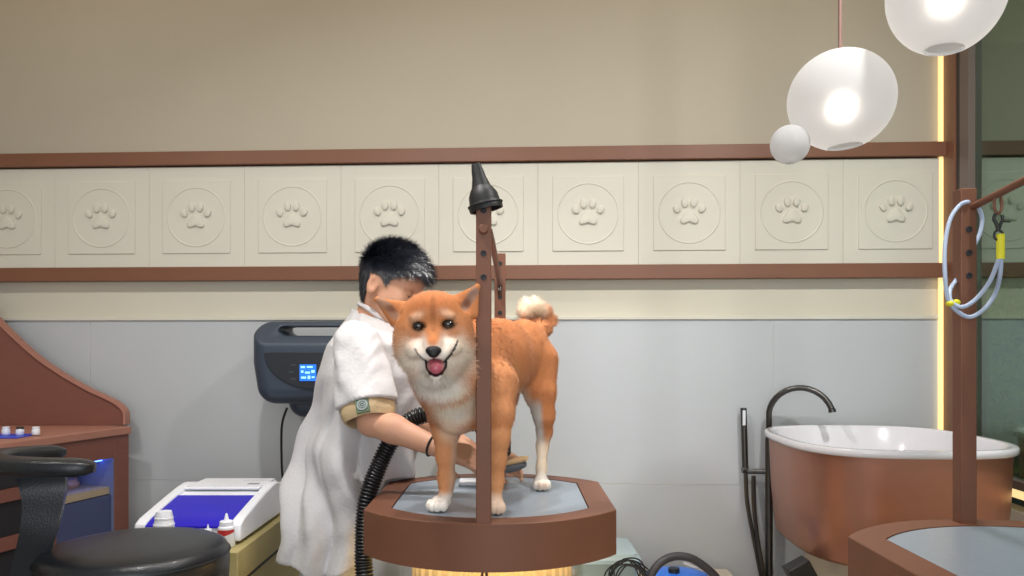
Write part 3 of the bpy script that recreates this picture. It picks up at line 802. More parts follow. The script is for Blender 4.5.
b=MB(); b.lathe([(.036,0),(.036,.010),(.03,.012)],e.location,28); b.build('bottom_tray',M_white,e,auto=40)

# ================================================================== WALL DRYER
Yd=2.80; dc=at(322,365,Yd)
e=empty('wall_dryer',(dc.x,2.98,dc.z),'dark blue grey pet dryer on the wall behind the person with a small lit screen','dryer')
hx_,hz_=.222,.142
fd=Field((dc.x-.27,2.66,dc.z-.22),(dc.x+.27,3.0,dc.z+.19),.005)
def f_rbox(c,hs,r):
    def fn(x,y,z):
        w=1-.10*np.clip((c[2]-z)/hs[2],0,1)
        qx=np.abs(x-c[0])-hs[0]*w+r; qy=np.abs(y-c[1])-hs[1]+r; qz=np.abs(z-c[2])-hs[2]+r
        return np.sqrt(np.maximum(qx,0)**2+np.maximum(qy,0)**2+np.maximum(qz,0)**2)+np.minimum(np.maximum(np.maximum(qx,qy),qz),0)-r
    return fn
cc=(dc.x,2.825,dc.z+.01)
fd.op(f_rbox(cc,(hx_,.125,hz_),.055),(dc.x-.25,2.69,dc.z-.16),(dc.x+.25,2.98,dc.z+.18),.004)
# sloped upper front: cut
def slope(x,y,z): return -( (y-2.715)*-.75 + (z-(dc.z+.10))*.66 ) +0*x
fd.op(lambda x,y,z: -((-(y-2.700))*.70+(z-(dc.z+.072))*.71)+0*x,(dc.x-.3,2.66,dc.z-.2),(dc.x+.3,3.0,dc.z+.2),.008,sub=True)
# handle opening through the top
fd.op(f_rbox((dc.x,2.80,dc.z+.118),(.140,.30,.016),.014),(dc.x-.17,2.66,dc.z+.09),(dc.x+.17,3.0,dc.z+.16),.006,sub=True)
fd.cap((dc.x-.13,2.72,dc.z+.118),(dc.x+.13,2.72,dc.z+.118),.026,.026,k=.012,sub=True)
# lower duct
fd.cap((dc.x-.07,2.84,dc.z-.13),(dc.x+.07,2.84,dc.z-.13),.055,.055,k=.006)
V,Q=fd.mesh(); V=smooth_verts(V,Q,2)
np_mesh('dryer_housing',V,Q,M_slate,e)
b=MB(); pts=[]
for k in range(33):
    a=PI*k/32; pts.append((dc.x+.17*math.cos(a), dc.z+.045-.125*math.sin(a)))
b.prism(pts,'y',2.694,2.702); fp_=b.build('control_panel',M_slate2,e,auto=30,bevel=.002)
M_lcd=mat('lcd_blue',(30,110,220),.3,emit=(38,120,235),estr=.9); M_lcdw=mat('lcd_icons',(170,225,255),.3,emit=(150,220,255),estr=1.0)
l0=at(299.5,381,2.69); l1=at(316,364.5,2.69)
b=MB(); b.box((l0.x,2.690,l0.z),(l1.x,2.6945,l1.z)); s1=b.build('lcd_screen',M_lcd,fp_,auto=30)
b=MB()
w_=l1.x-l0.x; h_=l1.z-l0.z
for (a,c_,w2,h2) in ((.08,.78,.25,.12),(.45,.80,.35,.1),(.1,.5,.14,.14),(.34,.45,.3,.12),(.72,.5,.2,.16),(.1,.15,.3,.12),(.5,.12,.16,.2),(.74,.18,.18,.1)):
    b.box((l0.x+w_*a,2.6885,l0.z+h_*c_),(l0.x+w_*(a+w2),2.6902,l0.z+h_*(c_+h2)))
b.build('lcd_icons',M_lcdw,s1,auto=30)
for (x,y) in ((291,372),(293,365),(293,379)): 
    q=at(x,y,2.69); b=MB(); b.box((q.x-.009,2.692,q.z-.0010),(q.x+.009,2.6945,q.z+.0010)); b.build('button_mark',mat('grey_print',(84,104,104),.5),fp_,auto=30)
b=MB(); q=at(280,346,2.75); b.ell((dc.x-.125,2.742,dc.z+.088),(.008,.008,.005)); b.build('knob',M_black,e)
b=MB(); b.box((dc.x-.10,2.93,dc.z-.1),(dc.x+.10,2.985,dc.z+.1)); b.build('wall_bracket',M_slate2,e,auto=30)
b=MB(); b.tube(spline([at(287,408,2.86),at(282,425,2.88),at(281.5,455,2.9),at(283,480,2.9),at(288,497,2.88),at(291,540,2.88),at(292,640,2.9)],8),.0042,8)
b.build('power_cord',M_black,e)

# ================================================================== LOW SHELF WITH BIN AND BLUE BLOWER
b=MB(); b.box((.10,2.35,0),(.78,2.9,.50)); o=b.build('low_cupboard',M_plinth,None,auto=30,bevel=.004,org=(.44,2.6,0)); tag(o,'low cream cupboard by the wall under the plastic bin','cupboard')
M_bin=mat('pale_blue_clear_plastic',(188,212,218),.25,trans=.35,ior=1.2)
q0=at(575,590,2.62); q1=at(640,549,2.62)
e=empty('plastic_bin',((q0.x+q1.x)/2,2.66,.5005),'pale blue see-through plastic storage bin behind the grooming table','bin')
b=MB(); X0,X1=q0.x,q1.x-.010; zz=q1.z
def rr_(x0,x1,y0,y1,z,r=.025,n=6):
    pts=[]
    for (cx,cy,a0) in ((x1-r,y1-r,0),(x0+r,y1-r,PI/2),(x0+r,y0+r,PI),(x1-r,y0+r,1.5*PI)):
        for k in range(n+1): a=a0+PI/2*k/n; pts.append(Vector((cx+r*math.cos(a),cy+r*math.sin(a),z)))
    return pts
b.rings([rr_(X0+.012,X1-.012,2.56,2.78,.502),rr_(X0,X1,2.55,2.79,zz-.03)]); b.build('bin_body',M_bin,e,auto=40)
b=MB(); b.rings([rr_(X0-.006,X1+.006,2.544,2.796,zz-.03),rr_(X0-.006,X1+.006,2.544,2.796,zz-.018),rr_(X0+.002,X1-.004,2.552,2.788,zz-.012),rr_(X0+.006,X1-.008,2.556,2.784,zz-.002),rr_(X0+.014,X1-.016,2.564,2.776,zz)]); b.build('bin_lid',mat('pale_blue_lid',(196,220,228),.3),e,auto=40)
# blower
bc=at(683,585,2.56)
e=empty('blue_blower',(bc.x,2.56,.5005),'bright blue blower half hidden under its fat black hose, bottom edge','blower')
b=MB(); b.lathe([(.08,.0),(.105,.006),(.108,.045),(.098,.064),(.06,.074),(.01,.078)],(bc.x-.01,2.6,.5005),32); b.build('blower_body',mat('vivid_blue_plastic',(40,120,235),.35),e,auto=50)
b=MB(); b.lathe([(.018,.074),(.018,.090),(.012,.092)],(bc.x-.025,2.58,.5005),20); b.build('blower_knob',M_slate2,e,auto=40)
b=MB(); b.tube(spline([at(702,566,2.5),at(694,566,2.48),at(684,562,2.48)],5),.006,8); b.build('grey_cable_end',M_white,e)
b=MB(); hp=spline([at(647,600,2.44),at(650,578,2.44),at(660,563,2.45),at(674,556.5,2.46),at(690,558,2.46),at(705,567,2.46),at(718,580,2.46),at(726,600,2.46)],10)
b.tube(hp,[.0125+.0006*(i%2) for i in range(len(hp))],14); b.build('fat_hose',mat('charcoal_hose',(52,50,54),.5),e)
b=MB()
for j in range(9):
    cxp=628+3*math.sin(j*2.1); w1=22-1.2*j; hh=14+2.2*math.sin(j*1.7)
    pp=[at(cxp+w1*math.cos(a)+1.5*math.sin(3*a+j), 580+3*math.cos(j)-(hh+5)*math.sin(a), 2.46-.008*j) for a in [PI*k/16 for k in range(17)]]
    b.tube(pp,.0024,6)
o=b.build('coiled_cable',M_black,None,org=(.35,2.45,.5)); tag(o,'tangle of thin black cable in front of the plastic bin','cable')
# shrub beyond the glass
e=empty('leafy_shrub',(2.15,3.35,0),'leafy green shrub seen dimly through the tinted glass at right','shrub')
M_leaf=mat('shrub_leaf',(150,158,84),.6,noise=.3,nscale=9)
r_=np.random.default_rng(3); b=MB()
for i in range(1500):
    ph=r_.random()*6.283; z=.75+.85*r_.random(); R2=.34*math.sin(min(1,(z-.65)/.9)*2.6+.35)*(.55+.45*r_.random())
    c=Vector((2.15+R2*math.cos(ph),3.35+R2*math.sin(ph),z)); d=Vector(r_.normal(size=3)).normalized(); s_=d.orthogonal().normalized(); n_=d.cross(s_)
    l=.03+.02*r_.random(); b.add([c-d*l,c+s_*l*.4+n_*.003,c+d*l,c-s_*l*.4+n_*.003],[(0,1,2,3)])
b.build('foliage',M_leaf,e,auto=None)
b=MB(); b.tube([(2.15,3.35,.35),(2.16,3.34,.8),(2.13,3.36,1.3)],[.025,.02,.01],8); b.build('stem',mat('shrub_stem',(90,70,50),.8),e)
b=MB(); b.lathe([(.13,0),(.17,.36),(.18,.38),(.16,.38),(.15,.34)],(2.15,3.35,0),32); b.build('pot',mat('shrub_pot',(90,84,78),.7),e,auto=40)
# ================================================================== DOG
M_fur=mat('shiba_fur',(200,120,70),.75,attr='col',spec=.25,sheen=.15)
M_skinfur=mat('shiba_coat',(200,120,70),.85,attr='col',spec=.15)
def pj(P): return 512+F*P[:,0]/P[:,1], HZ+F*(H-P[:,2])/P[:,1]
OR=np.array(lin((205,134,86))); DKO=np.array(lin((196,118,70))); LO=np.array(lin((234,176,128)))
WH=np.array(lin((252,244,234))); CR=np.array(lin((246,226,200))); BK=np.array(lin((26,20,20))); GW=np.array(lin((206,198,190))); BRN=np.array(lin((120,70,46)))
EARIN=np.array(lin((176,138,116)))
def dog_field():
    f=Field((-.36,1.55,T-.005),(.20,2.46,1.48),.0032)
    A_=lambda x,y,Y: tuple(at(x,y,Y))
    # torso
    ax=np.array([.145,.33,0]); ax/=np.linalg.norm(ax); M=np.array([[ax[1],-ax[0],0],[ax[0],ax[1],0],[0,0,1]]).T  # columns: side, along, up
    Mr=[[ax[1],ax[0],0],[-ax[0],ax[1],0],[0,0,1]]
    f.ell((-.098,1.945,1.243),(.088,.12,.124),Mr,k=.03)
    f.ell((-.034,2.07,1.272),(.078,.14,.103),Mr,k=.03)
    f.ell((.030,2.21,1.278),(.072,.110,.099),Mr,k=.03)
    f.ell((-.075,1.98,1.30),(.06,.10,.072),Mr,k=.02)
    # neck, chest
    f.chain([A_(436,342,1.745),A_(450,372,1.80),A_(462,392,1.86)],[.078,.084,.088],k=.025)
    f.cap(A_(446,392,1.82),A_(456,412,1.85),.058,.050,k=.02)
    # front legs
    f.chain([A_(446,392,1.90),A_(446,415,1.89),A_(446,432,1.89),A_(446,455,1.895),A_(446.5,478,1.895),A_(446,493,1.885)],[.055,.038,.0275,.0205,.0165,.0165],k=.022)
    f.chain([A_(494,385,1.90),A_(495,415,1.86),A_(495,438,1.85),A_(494.5,460,1.85),A_(494,480,1.85),A_(494,498,1.842)],[.058,.040,.0305,.023,.0185,.018],k=.022)
    # hind legs
    f.chain([A_(536,362,2.22),A_(540,392,2.19),A_(544,416,2.18),A_(544.5,432,2.2),A_(542.5,446,2.205),A_(541.5,468,2.175),A_(541,480,2.16)],[.062,.042,.028,.020,.0155,.0125,.014],k=.014)
    f.chain([A_(503,362,2.27),A_(500,395,2.24),A_(502,416,2.24),A_(501,432,2.27),A_(499,446,2.28),A_(497,466,2.25),A_(497,476,2.23)],[.07,.05,.032,.022,.0165,.0135,.014],k=.014)
    # paws: palm + four toes
    def paw(c, d, w, L, h):
        d=Vector((d[0],d[1],0)).normalized(); s_=Vector((-d.y,d.x,0)); z=T+h
        c=Vector((c[0],c[1],z))
        f.ell(tuple(c-d*L*.15),(w*.9,L*.75,h*1.05),[[s_.x,d.x,0],[s_.y,d.y,0],[0,0,1]],k=.008)
        for i,(a,l) in enumerate(((-.72,.55),(-.26,.85),(.26,.85),(.72,.55))):
            p=c+s_*a*w*.95+d*L*l*.85+Vector((0,0,-h*.18))
            f.ell(tuple(p),(w*.31,L*.42,h*.80),[[s_.x,d.x,0],[s_.y,d.y,0],[0,0,1]],k=.0035)
    q=at(440,505,1.875); paw((q.x,q.y),(-.35,-1),.026,.036,.017)
    q=at(495.5,510,1.842); paw((q.x,q.y),(.05,-1),.0235,.030,.018)
    q=at(541.5,487,2.15); paw((q.x,q.y),(.05,-1),.0245,.032,.017)
    q=at(497,482,2.225); paw((q.x,q.y),(0,-1),.023,.030,.017)
    # tail, curled over the rump
    f.chain([A_(538,332,2.28),A_(546,330,2.325),A_(548,322,2.34),A_(543,314,2.33),A_(535,309,2.31),A_(528,309,2.29),A_(524,314,2.27)],[.028,.016,.016,.018,.021,.020,.012],k=.01)
    # head
    f.ell(A_(434,325,1.702),(.0785,.072,.072),k=.01)
    f.ell(A_(413.5,344,1.692),(.038,.048,.056),k=.022)
    f.ell(A_(454,342,1.692),(.038,.048,.056),k=.022)
    f.ell(A_(434,364,1.70),(.050,.052,.046),k=.022)
    f.ell(A_(433,310,1.662),(.046,.03,.030),k=.015)
    f.cap(A_(433.5,342,1.66),A_(433.3,349,1.607),.034,.0195,k=.014)
    f.cap(A_(433,330,1.648),A_(433.2,344,1.607),.016,.012,k=.012)
    f.ell(A_(425.5,354.5,1.615),(.0165,.018,.0135),k=.007); f.ell(A_(441.5,353.5,1.615),(.0165,.018,.0135),k=.007)
    f.ell(A_(417,350,1.640),(.020,.022,.017),k=.012); f.ell(A_(451,347,1.640),(.020,.022,.017),k=.012)
    f.cap(A_(435,364,1.66),A_(435.8,373.5,1.618),.029,.0135,k=.01)
    # brow ridges, eye sockets
    f.ell(A_(417,318,1.640),(.015,.010,.007),k=.008); f.ell(A_(448,316,1.640),(.015,.010,.007),k=.008)
    f.ell(A_(419,326,1.632),(.0125,.009,.0085),k=.007,sub=True); f.ell(A_(447.5,324.3,1.632),(.0125,.009,.0085),k=.007,sub=True)
    # mouth cavity and the smile line
    f.ell(A_(435.8,365.8,1.600),(.0205,.045,.0105),k=.004,sub=True)
    f.chain([A_(427,362,1.603),A_(420.5,356.5,1.618),A_(415,349,1.640)],[.004,.0032,.0022],k=.002,sub=True)
    f.chain([A_(444.5,361.5,1.603),A_(451,354,1.618),A_(457.2,341.5,1.642)],[.004,.0032,.0026],k=.002,sub=True)
    # ears
    for base,tip,cen in ((((404,306.5),(402,309),(400,312),(398,316),(395,322)),(377,299.5,1.692),(393,311.5,1.664)),
                     (((453,301.5),(458,302),(463,304),(468,308),(473,314)),(477.5,286.5,1.70),(468,303,1.672))):
        for (x,y) in base: f.cap(A_(x,y,1.705),A_(*tip),.0115,.0032,k=.006)
        dx,dy=tip[0]-cen[0],tip[1]-cen[1]
        f.cap(A_(cen[0]-dx*.1,cen[1]-dy*.1,cen[2]+.010),A_(cen[0]+dx*.5,cen[1]+dy*.5,cen[2]+.018),.0165,.006,k=.004,sub=True)
    return f
def blob(px,py,cx,cy,sx,sy,rot=0,p=1.6):
    dx,dy=px-cx,py-cy; c,s_=math.cos(rot),math.sin(rot)
    u=(dx*c+dy*s_)/sx; v=(-dx*s_+dy*c)/sy
    return np.exp(-(u*u+v*v)**p)
def seg(px,py,pts):
    d=np.full(px.shape,1e9)
    for (x0,y0),(x1,y1) in zip(pts[:-1],pts[1:]):
        t=np.clip(((px-x0)*(x1-x0)+(py-y0)*(y1-y0))/((x1-x0)**2+(y1-y0)**2),0,1)
        d=np.minimum(d,np.hypot(px-x0-t*(x1-x0),py-y0-t*(y1-y0)))
    return d
def dog_color(P,N=None):
    px,py=pj(P); Y=P[:,1]; n=len(P)
    C=np.tile(OR,(n,1))
    def mixc(w,c):
        nonlocal C
        w=np.clip(w,0,1)[:,None]; C=C*(1-w)+c*w
    nz=snoise(P,60,3)*.5; px=px+nz*1.2; py=py+snoise(P,60,4)*.8
    front=sstep(1.80,1.74,Y)
    body=1-front
    # body
    mixc(body*.35*sstep(.3,.9,snoise(P,14,8)),LO)
    mixc(body*.5*sstep(1.33,1.37,P[:,2])*sstep(2.3,1.95,Y),DKO)
    mixc(body*sstep(1.205,1.165,P[:,2])*sstep(1.93,1.98,Y)*sstep(2.24,2.14,Y)*sstep(.06,.03,P[:,0]),CR)          # belly
    # chest
    chest=sstep(1.97,1.90,Y)
    mixc(chest*blob(px,py,455,405,24,22,0,2.5),CR)
    mixc(chest*blob(px,py,454,414,16,9,0,1.3)*.8,WH)
    # orange crescents on neck
    mixc(chest*sstep(4.2,1.5,seg(px,py,[(412,380),(424,394),(442,403),(460,399),(474,388)]))*.75,OR)
    mixc(chest*blob(px,py,474,372,14,28,0,2.5)*body,OR)
    # hind legs
    hind=sstep(2.1,2.14,Y)
    legx=sstep(520,526,px)
    mixc(hind*legx*sstep(395,410,py)*sstep(545,539,px+ (py-410)*-.06),GW)
    mixc(hind*sstep(432,450,py)*.85,CR)
    mixc(hind*sstep(468,478,py),WH)
    mixc(hind*(1-legx)*sstep(405,425,py),CR)
    # front legs
    fl=sstep(2.0,1.96,Y)*sstep(424,432,py)
    isL=sstep(475,470,px)
    mixc(fl*isL*sstep(449,457,px-(py-430)*-.06)*.8,GW)
    mixc(fl*.45,LO)
    mixc(chest*sstep(2.0,1.96,Y)*blob(px,py,448,428,9,14,0,1.4)*.7,CR)
    mixc(fl*sstep(489,500,py),WH)
    mixc(fl*(1-isL)*sstep(470,490,py)*.5,LO)
    # tail
    tl=sstep(2.24,2.27,Y)*sstep(322,316,py)
    mixc(tl*sstep(550,543,px)*.9,CR); mixc(tl*sstep(306,299,py)*.6,WH)
    # head
    f=front
    hx=sstep(1.80,1.76,Y)
    mixc(f*blob(px,py,433,303,26,12)*.55,DKO)
    mixc(f*blob(px,py,410,357,15,21,0.2,1.6)*.9,(WH+CR)/2)
    mixc(f*blob(px,py,459,355,15,22,-.15,1.6)*.9,(WH+CR)/2)
    mixc(f*blob(px,py,436,384,27,18,0,2.5),WH)
    mixc(f*blob(px,py,434,360,19,16,0,2),WH)
    mixc(f*blob(px,py,421,342,7,8,0,1.2)*.75,WH); mixc(f*blob(px,py,447,341,7,9,0,1.2)*.75,WH)
    mixc(f*blob(px,py,397,343,7,14,0,1.5)*.45,LO)
    mixc(f*blob(px,py,472,335,7,14,0,1.5)*.6,OR)
    mixc(f*blob(px,py,433,336,6.5,11,0,2),OR); mixc(f*blob(px,py,433,342,4.5,4.5)*.6,DKO)
    mixc(f*blob(px,py,415,334.5,8,4,.1)*.75,OR); mixc(f*blob(px,py,452,333,8,4.5,-.1)*.8,OR)
    mixc(f*blob(px,py,417,316.5,8.5,4.2,-.45,1.1)*.42,CR); mixc(f*blob(px,py,447,314.5,8.5,4.2,.35,1.1)*.42,CR)
    mixc(f*sstep(4,1.5,np.abs(px-433)+np.maximum(0,py-330)+np.maximum(0,300-py)*.6)*.30,BRN)
    # eye rims
    for (cx,cy) in ((418.5,326),(448,324.2)):
        mixc(f*blob(px,py,cx,cy,7.4,5.4,0,3),BK)
    # ears inside
    ein=sstep(3.5,1.0,seg(px,py,[(381,301.5),(389,308),(395,316)])-2.2)*f*(N[:,1]<-.25 if N is not None else 1)
    mixc(ein*.85,EARIN); mixc(ein*blob(px,py,392,309,7,4)*.7,BRN)
    ein=sstep(3.5,1.0,seg(px,py,[(475,292),(470,300),(466,306)])-2.2)*f
    mixc(ein*.8,np.array(lin((150,128,118)))); mixc(ein*blob(px,py,467,303,5,5)*.7,BRN)
    # lips
    px2,py2=pj(P)
    d=seg(px2,py2,[(414.6,348.5),(417.5,353.5),(421,357.5),(427,362),(433,363.5)]); mixc(f*sstep(1.15,.45,d)*.85,BK)
    d=seg(px2,py2,[(457.5,341),(455.5,346.5),(451,354.5),(444.5,361.5),(438,363.5)]); mixc(f*sstep(1.5,.7,d)*.95,BK)
    d=seg(px2,py2,[(425.8,361),(426.5,368),(430,373.5),(436,376),(441.5,373.5),(446,367),(446.3,361)]); mixc(f*sstep(1.5,.7,d),BK)
    d=seg(px2,py2,[(430,373.3),(436,375.5),(441.5,373.3)]); mixc(f*sstep(2.3,1.4,d),BK)
    mixc(f*blob(px2,py2,435.8,367,10,8.5,0,4)*(Y<1.66),np.array(lin((70,24,30))))
    d=seg(px2,py2,[(433.4,357),(434,363)]); mixc(f*sstep(1.2,.5,d),BK)
    # toes
    return np.clip(C,0,1)
dog=empty('shiba_dog',(-.04,2.0,T),'orange and cream shiba type dog with open smiling mouth standing on the grooming table','dog')
fdg=dog_field(); V,Q=fdg.mesh()
V=smooth_verts(V,Q,1,.4)
NV,_=vnormals(V,Q)
V[:,2]=np.maximum(V[:,2],T+.0002)
body=np_mesh('dog_body',V,Q,M_skinfur,dog,dog_color(V,NV))
def dlen(P):
    px,py=pj(P); L=np.full(len(P),.0095)
    head=sstep(1.80,1.74,P[:,1])
    c=blob(px,py,434,352,50,60,0,2)
    L=np.where(head>.5, .0068+.010*sstep(20,44,np.hypot((px-434),(py-335)*.9))*sstep(318,345,py), L)
    d=np.hypot((px-434),(py-352)*1.0); L=np.where((head>.5)&(d<18),.0038,L)
    leg=((py>424)&(P[:,1]<1.98))|((py>412)&(P[:,1]>=1.98)); L=np.where(leg,.0065,L)
    L=np.where((py>490)&(P[:,1]<1.98),.004,L); L=np.where((py>474)&(P[:,1]>=2.05),.004,L)
    L=np.where((P[:,1]>2.24)&(py<326)&(px>510),.018,L)
    ear=((px<410)&(py<326)&(P[:,1]<1.8))|((px>448)&(py<318)&(P[:,1]<1.8)); L=np.where(ear,.0036,L)
    return L
def dflow(P,nq):
    px,py=pj(P); d=np.zeros_like(P)
    d[:]=(.25,.6,-.65)
    head=(P[:,1]<1.78)
    d[head]=np.stack([(px[head]-433.5),np.full(head.sum(),30.),-(py[head]-345)],1)
    nk=(P[:,1]>=1.78)&(P[:,1]<1.98); d[nk]=(0,.15,-1)
    leg=((py>424)&(P[:,1]<1.98))|((py>405)&(P[:,1]>=1.98)); d[leg]=(0,.1,-1)
    tl=(P[:,1]>2.24)&(py<326)&(px>510); d[tl]=np.stack([px[tl]-540,np.zeros(tl.sum()),(322-py[tl])+4],1)*1.
    return d
def dmask(P):
    px,py=pj(P); m=np.ones(len(P))
    f=P[:,1]<1.72
    m[f&(np.hypot((px-435.8)/11,(py-367.5)/10)<1)]=0
    for cx,cy in ((418.3,325.8),(448,324)): m[f&(np.hypot((px-cx)/6.2,(py-cy)/4.4)<1)]=0
    m[f&(np.hypot((px-433.5)/9,(py-352)/7)<1)]=0
    d=seg(px,py,[(414.6,348.5),(421,357.5),(433,363.5),(444.5,361.5),(457.5,341)]); m[f&(d<2.6)]=0
    m[f]*=1.6
    return m
def dlift(P):
    px,py=pj(P)
    return np.where((P[:,1]>2.24)&(py<326)&(px>510),1.3,np.where(P[:,1]<1.78,.22,.25))
strands('fur_coat',V,Q,M_fur,dog,170000,dlen,.0009,dflow,dlift,cols=dog_color,mask=dmask,seed=5,nrm_mix=.8)
M_eye=mat('dog_eye',(14,9,8),.05,coat=1); M_nose=mat('dog_nose',(24,22,26),.32,bump=.25,bscale=900); M_tongue=mat('tongue_pink',(196,96,112),.3,bump=.1,bscale=500,coat=.3); M_mouth=mat('mouth_dark',(40,14,18),.5)
for (x,y) in ((418.4,325.8),(447.9,324.1)):
    b=MB(); b.ell(at(x,y,1.6415),(.0122,.0108,.0098)); b.build('eye',M_eye,dog)
fn=Field((-.20,1.55,1.25),(-.12,1.62,1.33),.0012)
fn.ell(at(433.5,350.6,1.590),(.0162,.013,.0098),k=.004); fn.ell(at(433.5,354.2,1.588),(.0095,.011,.0075),k=.006)
fn.cap(at(428.9,352.6,1.574),at(426.8,351.6,1.580),.0028,.002,k=.0015,sub=True); fn.cap(at(438.1,352.6,1.574),at(440.2,351.6,1.580),.0028,.002,k=.0015,sub=True)
Vn,Qn=fn.mesh(); np_mesh('nose',smooth_verts(Vn,Qn,1),Qn,M_nose,dog)
fn=Field((-.21,1.55,1.20),(-.11,1.68,1.32),.0014)
fn.chain([tuple(at(435.5,365,1.655)),tuple(at(435.6,366,1.625)),tuple(at(435.8,368,1.606))],[.0155,.0160,.0125],k=.004)
fn.cap(tuple(at(435.5,361,1.64)),tuple(at(435.8,364.5,1.60)),.002,.0015,k=.003,sub=True)
Vn,Qn=fn.mesh(); np_mesh('tongue',smooth_verts(Vn,Qn,1),Qn,M_tongue,dog)
# collar loop at the neck
b=MB(); cp=[at(463,398,1.765),at(470,392,1.760),at(477,384,1.775),at(483,372,1.80),at(486,360,1.85)]
b.tube(spline(cp,8),.0032,8); o=b.build('neck_loop',M_cord,None,org=tuple(cp[0])); tag(o,'pale grey blue cord loop around the dog\'s neck','leash')

b=MB(); b.tube(spline([(-.062,1.80,.812),(-.067,1.78,.79),(-.062,1.775,.772),(-.056,1.78,.79),(-.060,1.80,.812)],5),.0032,8); b.build('hanging_cord',M_brown,t1)
# ================================================================== PERSON
ps=empty('person',(-.50,2.36,0),'person in a loose white short sleeved smock bending over the dog, short black hair','person')
M_skin=mat('skin',(205,158,132),.5,attr='col',sss=.08,spec=.4)
SK=np.array(lin((206,156,128))); SKD=np.array(lin((186,128,102))); HAIRC=np.array(lin((34,38,50)))
O_=Vector((-.350,2.315,1.487))
Fw=Vector((.90,-.27,-.32)).normalized(); Up=Vector((.34,0,.93)); Up=(Up-Fw*Up.dot(Fw)).normalized(); Rt=Fw.cross(Up).normalized()
HM=[[Fw.x,Rt.x,Up.x],[Fw.y,Rt.y,Up.y],[Fw.z,Rt.z,Up.z]]
HS=.94
def hd(f,r,u): return tuple(O_+(Fw*f+Rt*r+Up*u)*HS)
fp_=Field((-.74,1.93,-.0),(.09,2.62,1.66),.0045)
fb=fp_
fb.ell(hd(0,0,.018),(.098,.077,.092),HM,k=.01)
fb.ell(hd(.035,0,-.045),(.055,.058,.065),HM,k=.02)
fb.cap(hd(.045,0,-.07),hd(.062,0,-.102),.040,.024,k=.02)
fb.cap(hd(.02,.045,-.06),hd(.05,.025,-.095),.022,.016,k=.02); fb.cap(hd(.02,-.045,-.06),hd(.05,-.025,-.095),.022,.016,k=.02)
fb.cap(hd(.086,0,-.005),hd(.104,0,-.045),.008,.0125,k=.012)
fb.ell(hd(.096,.012,-.048),(.008,.007,.006),HM,k=.006); fb.ell(hd(.096,-.012,-.048),(.008,.007,.006),HM,k=.006)
fb.cap(hd(.086,-.018,-.072),hd(.086,.018,-.072),.007,.007,k=.006)
for s_ in (-1,1):
    fb.ell(hd(.088,s_*.033,-.012),(.014,.017,.011),HM,k=.01,sub=True)
    fb.ell(hd(.074,s_*.032,-.014),(.013,.014,.012),HM,k=.005)
    fb.cap(hd(.084,s_*.012,.006),hd(.072,s_*.052,.006),.006,.006,k=.012)
    fb.ell(hd(-.018,s_*.079,-.024),(.0175,.010,.031),HM,k=.005)
    fb.ell(hd(-.013,s_*.089,-.018),(.0105,.008,.020),HM,k=.003,sub=True)
    fb.ell(hd(.05,s_*.052,-.045),(.03,.016,.025),HM,k=.02)
nb=(-.398,2.36,1.365)
fb.cap(hd(-.02,0,-.05),nb,.053,.055,k=.02)
# torso and legs, slim inside the clothes
fb.cap((-.39,2.23,1.31),(-.39,2.49,1.31),.035,.035,k=.03)
fb.chain([nb,(-.42,2.36,1.2),(-.45,2.36,1.0),(-.49,2.36,.85)],[.07,.10,.10,.11],k=.03)
for y,x in ((2.30,-.50),(2.44,-.52)):
    fb.chain([(-.495,y,.84),(x,y,.46),(x-.02,y,.08)],[.062,.050,.038],k=.02)
    fb.cap((x-.05,y,.045),(x+.13,y,.03),.036,.03,k=.02)
# arms
sh=at(353,338,2.19); el=at(371,422,2.085); wr=at(436,447,2.03)
fb.chain([tuple(sh),tuple(el)],[.046,.036],k=.02)
mid=el.lerp(wr,.35)+Vector((0,0,.004))
fb.chain([tuple(el),tuple(mid),tuple(wr)],[.035,.0365,.025],k=.015)
sh2=Vector((-.40,2.52,1.32)); el2=Vector((-.30,2.47,1.08)); wr2=at(486,460,2.235)
fb.chain([tuple(sh2),tuple(el2)],[.045,.040],k=.02)
fb.chain([tuple(el2),tuple(el2.lerp(wr2,.35)),tuple(wr2)],[.038,.038,.025],k=.015)
def hand(f, w, d, nrm, thumbside, curl, scale=1.0, spread=.018, tw=1):
    d=Vector(d).normalized(); nrm=Vector(nrm); nrm=(nrm-d*nrm.dot(d)).normalized(); s_=d.cross(nrm).normalized()*thumbside
    L=.085*scale
    for i in range(4):
        a=(1.5-i)*.019*scale
        f.cap(tuple(w+d*.012+s_*a*.5),tuple(w+d*L+s_*a),.0155*scale,.0115*scale,k=.008)
    tips=[]
    for i,(l,c) in enumerate(zip((.068,.077,.071,.055),curl)):
        a=(1.5-i)*.0195*scale
        p=w+d*L+s_*a; ang=0; pts=[p]; dd=d
        for seg_,fr in enumerate((.45,.31,.24)):
            ang+=c; dd=(d*math.cos(ang)+nrm*math.sin(ang)+s_*(1.5-i)*spread)
            pts.append(pts[-1]+dd.normalized()*l*fr*scale)
        f.chain([tuple(p_) for p_ in pts],[.0095*scale,.0088*scale,.008*scale,.0068*scale],k=.0025)
        tips.append(pts[-1])
    tb=w+d*.022+s_*.026*scale+nrm*.006
    t1_=tb+(d*.6+s_*.62*tw+nrm*.35).normalized()*.036*scale; t2_=t1_+(d*.9+s_*.15*tw+nrm*.35).normalized()*.03*scale
    f.chain([tuple(tb),tuple(t1_),tuple(t2_)],[.015*scale,.0105*scale,.0085*scale],k=.006)
    return tips
hand(fb, wr, Vector((1,.02,-.28)), (0,.55,-.8), -1, (.35,.35,.4,.45), .95)
hand(fb, wr2, Vector((1,-.22,-.10)), (0,-1,-.35), 1, (.45,.5,.55,.6), .85)
V,Q=fb.mesh(); V=smooth_verts(V,Q,2,.5)
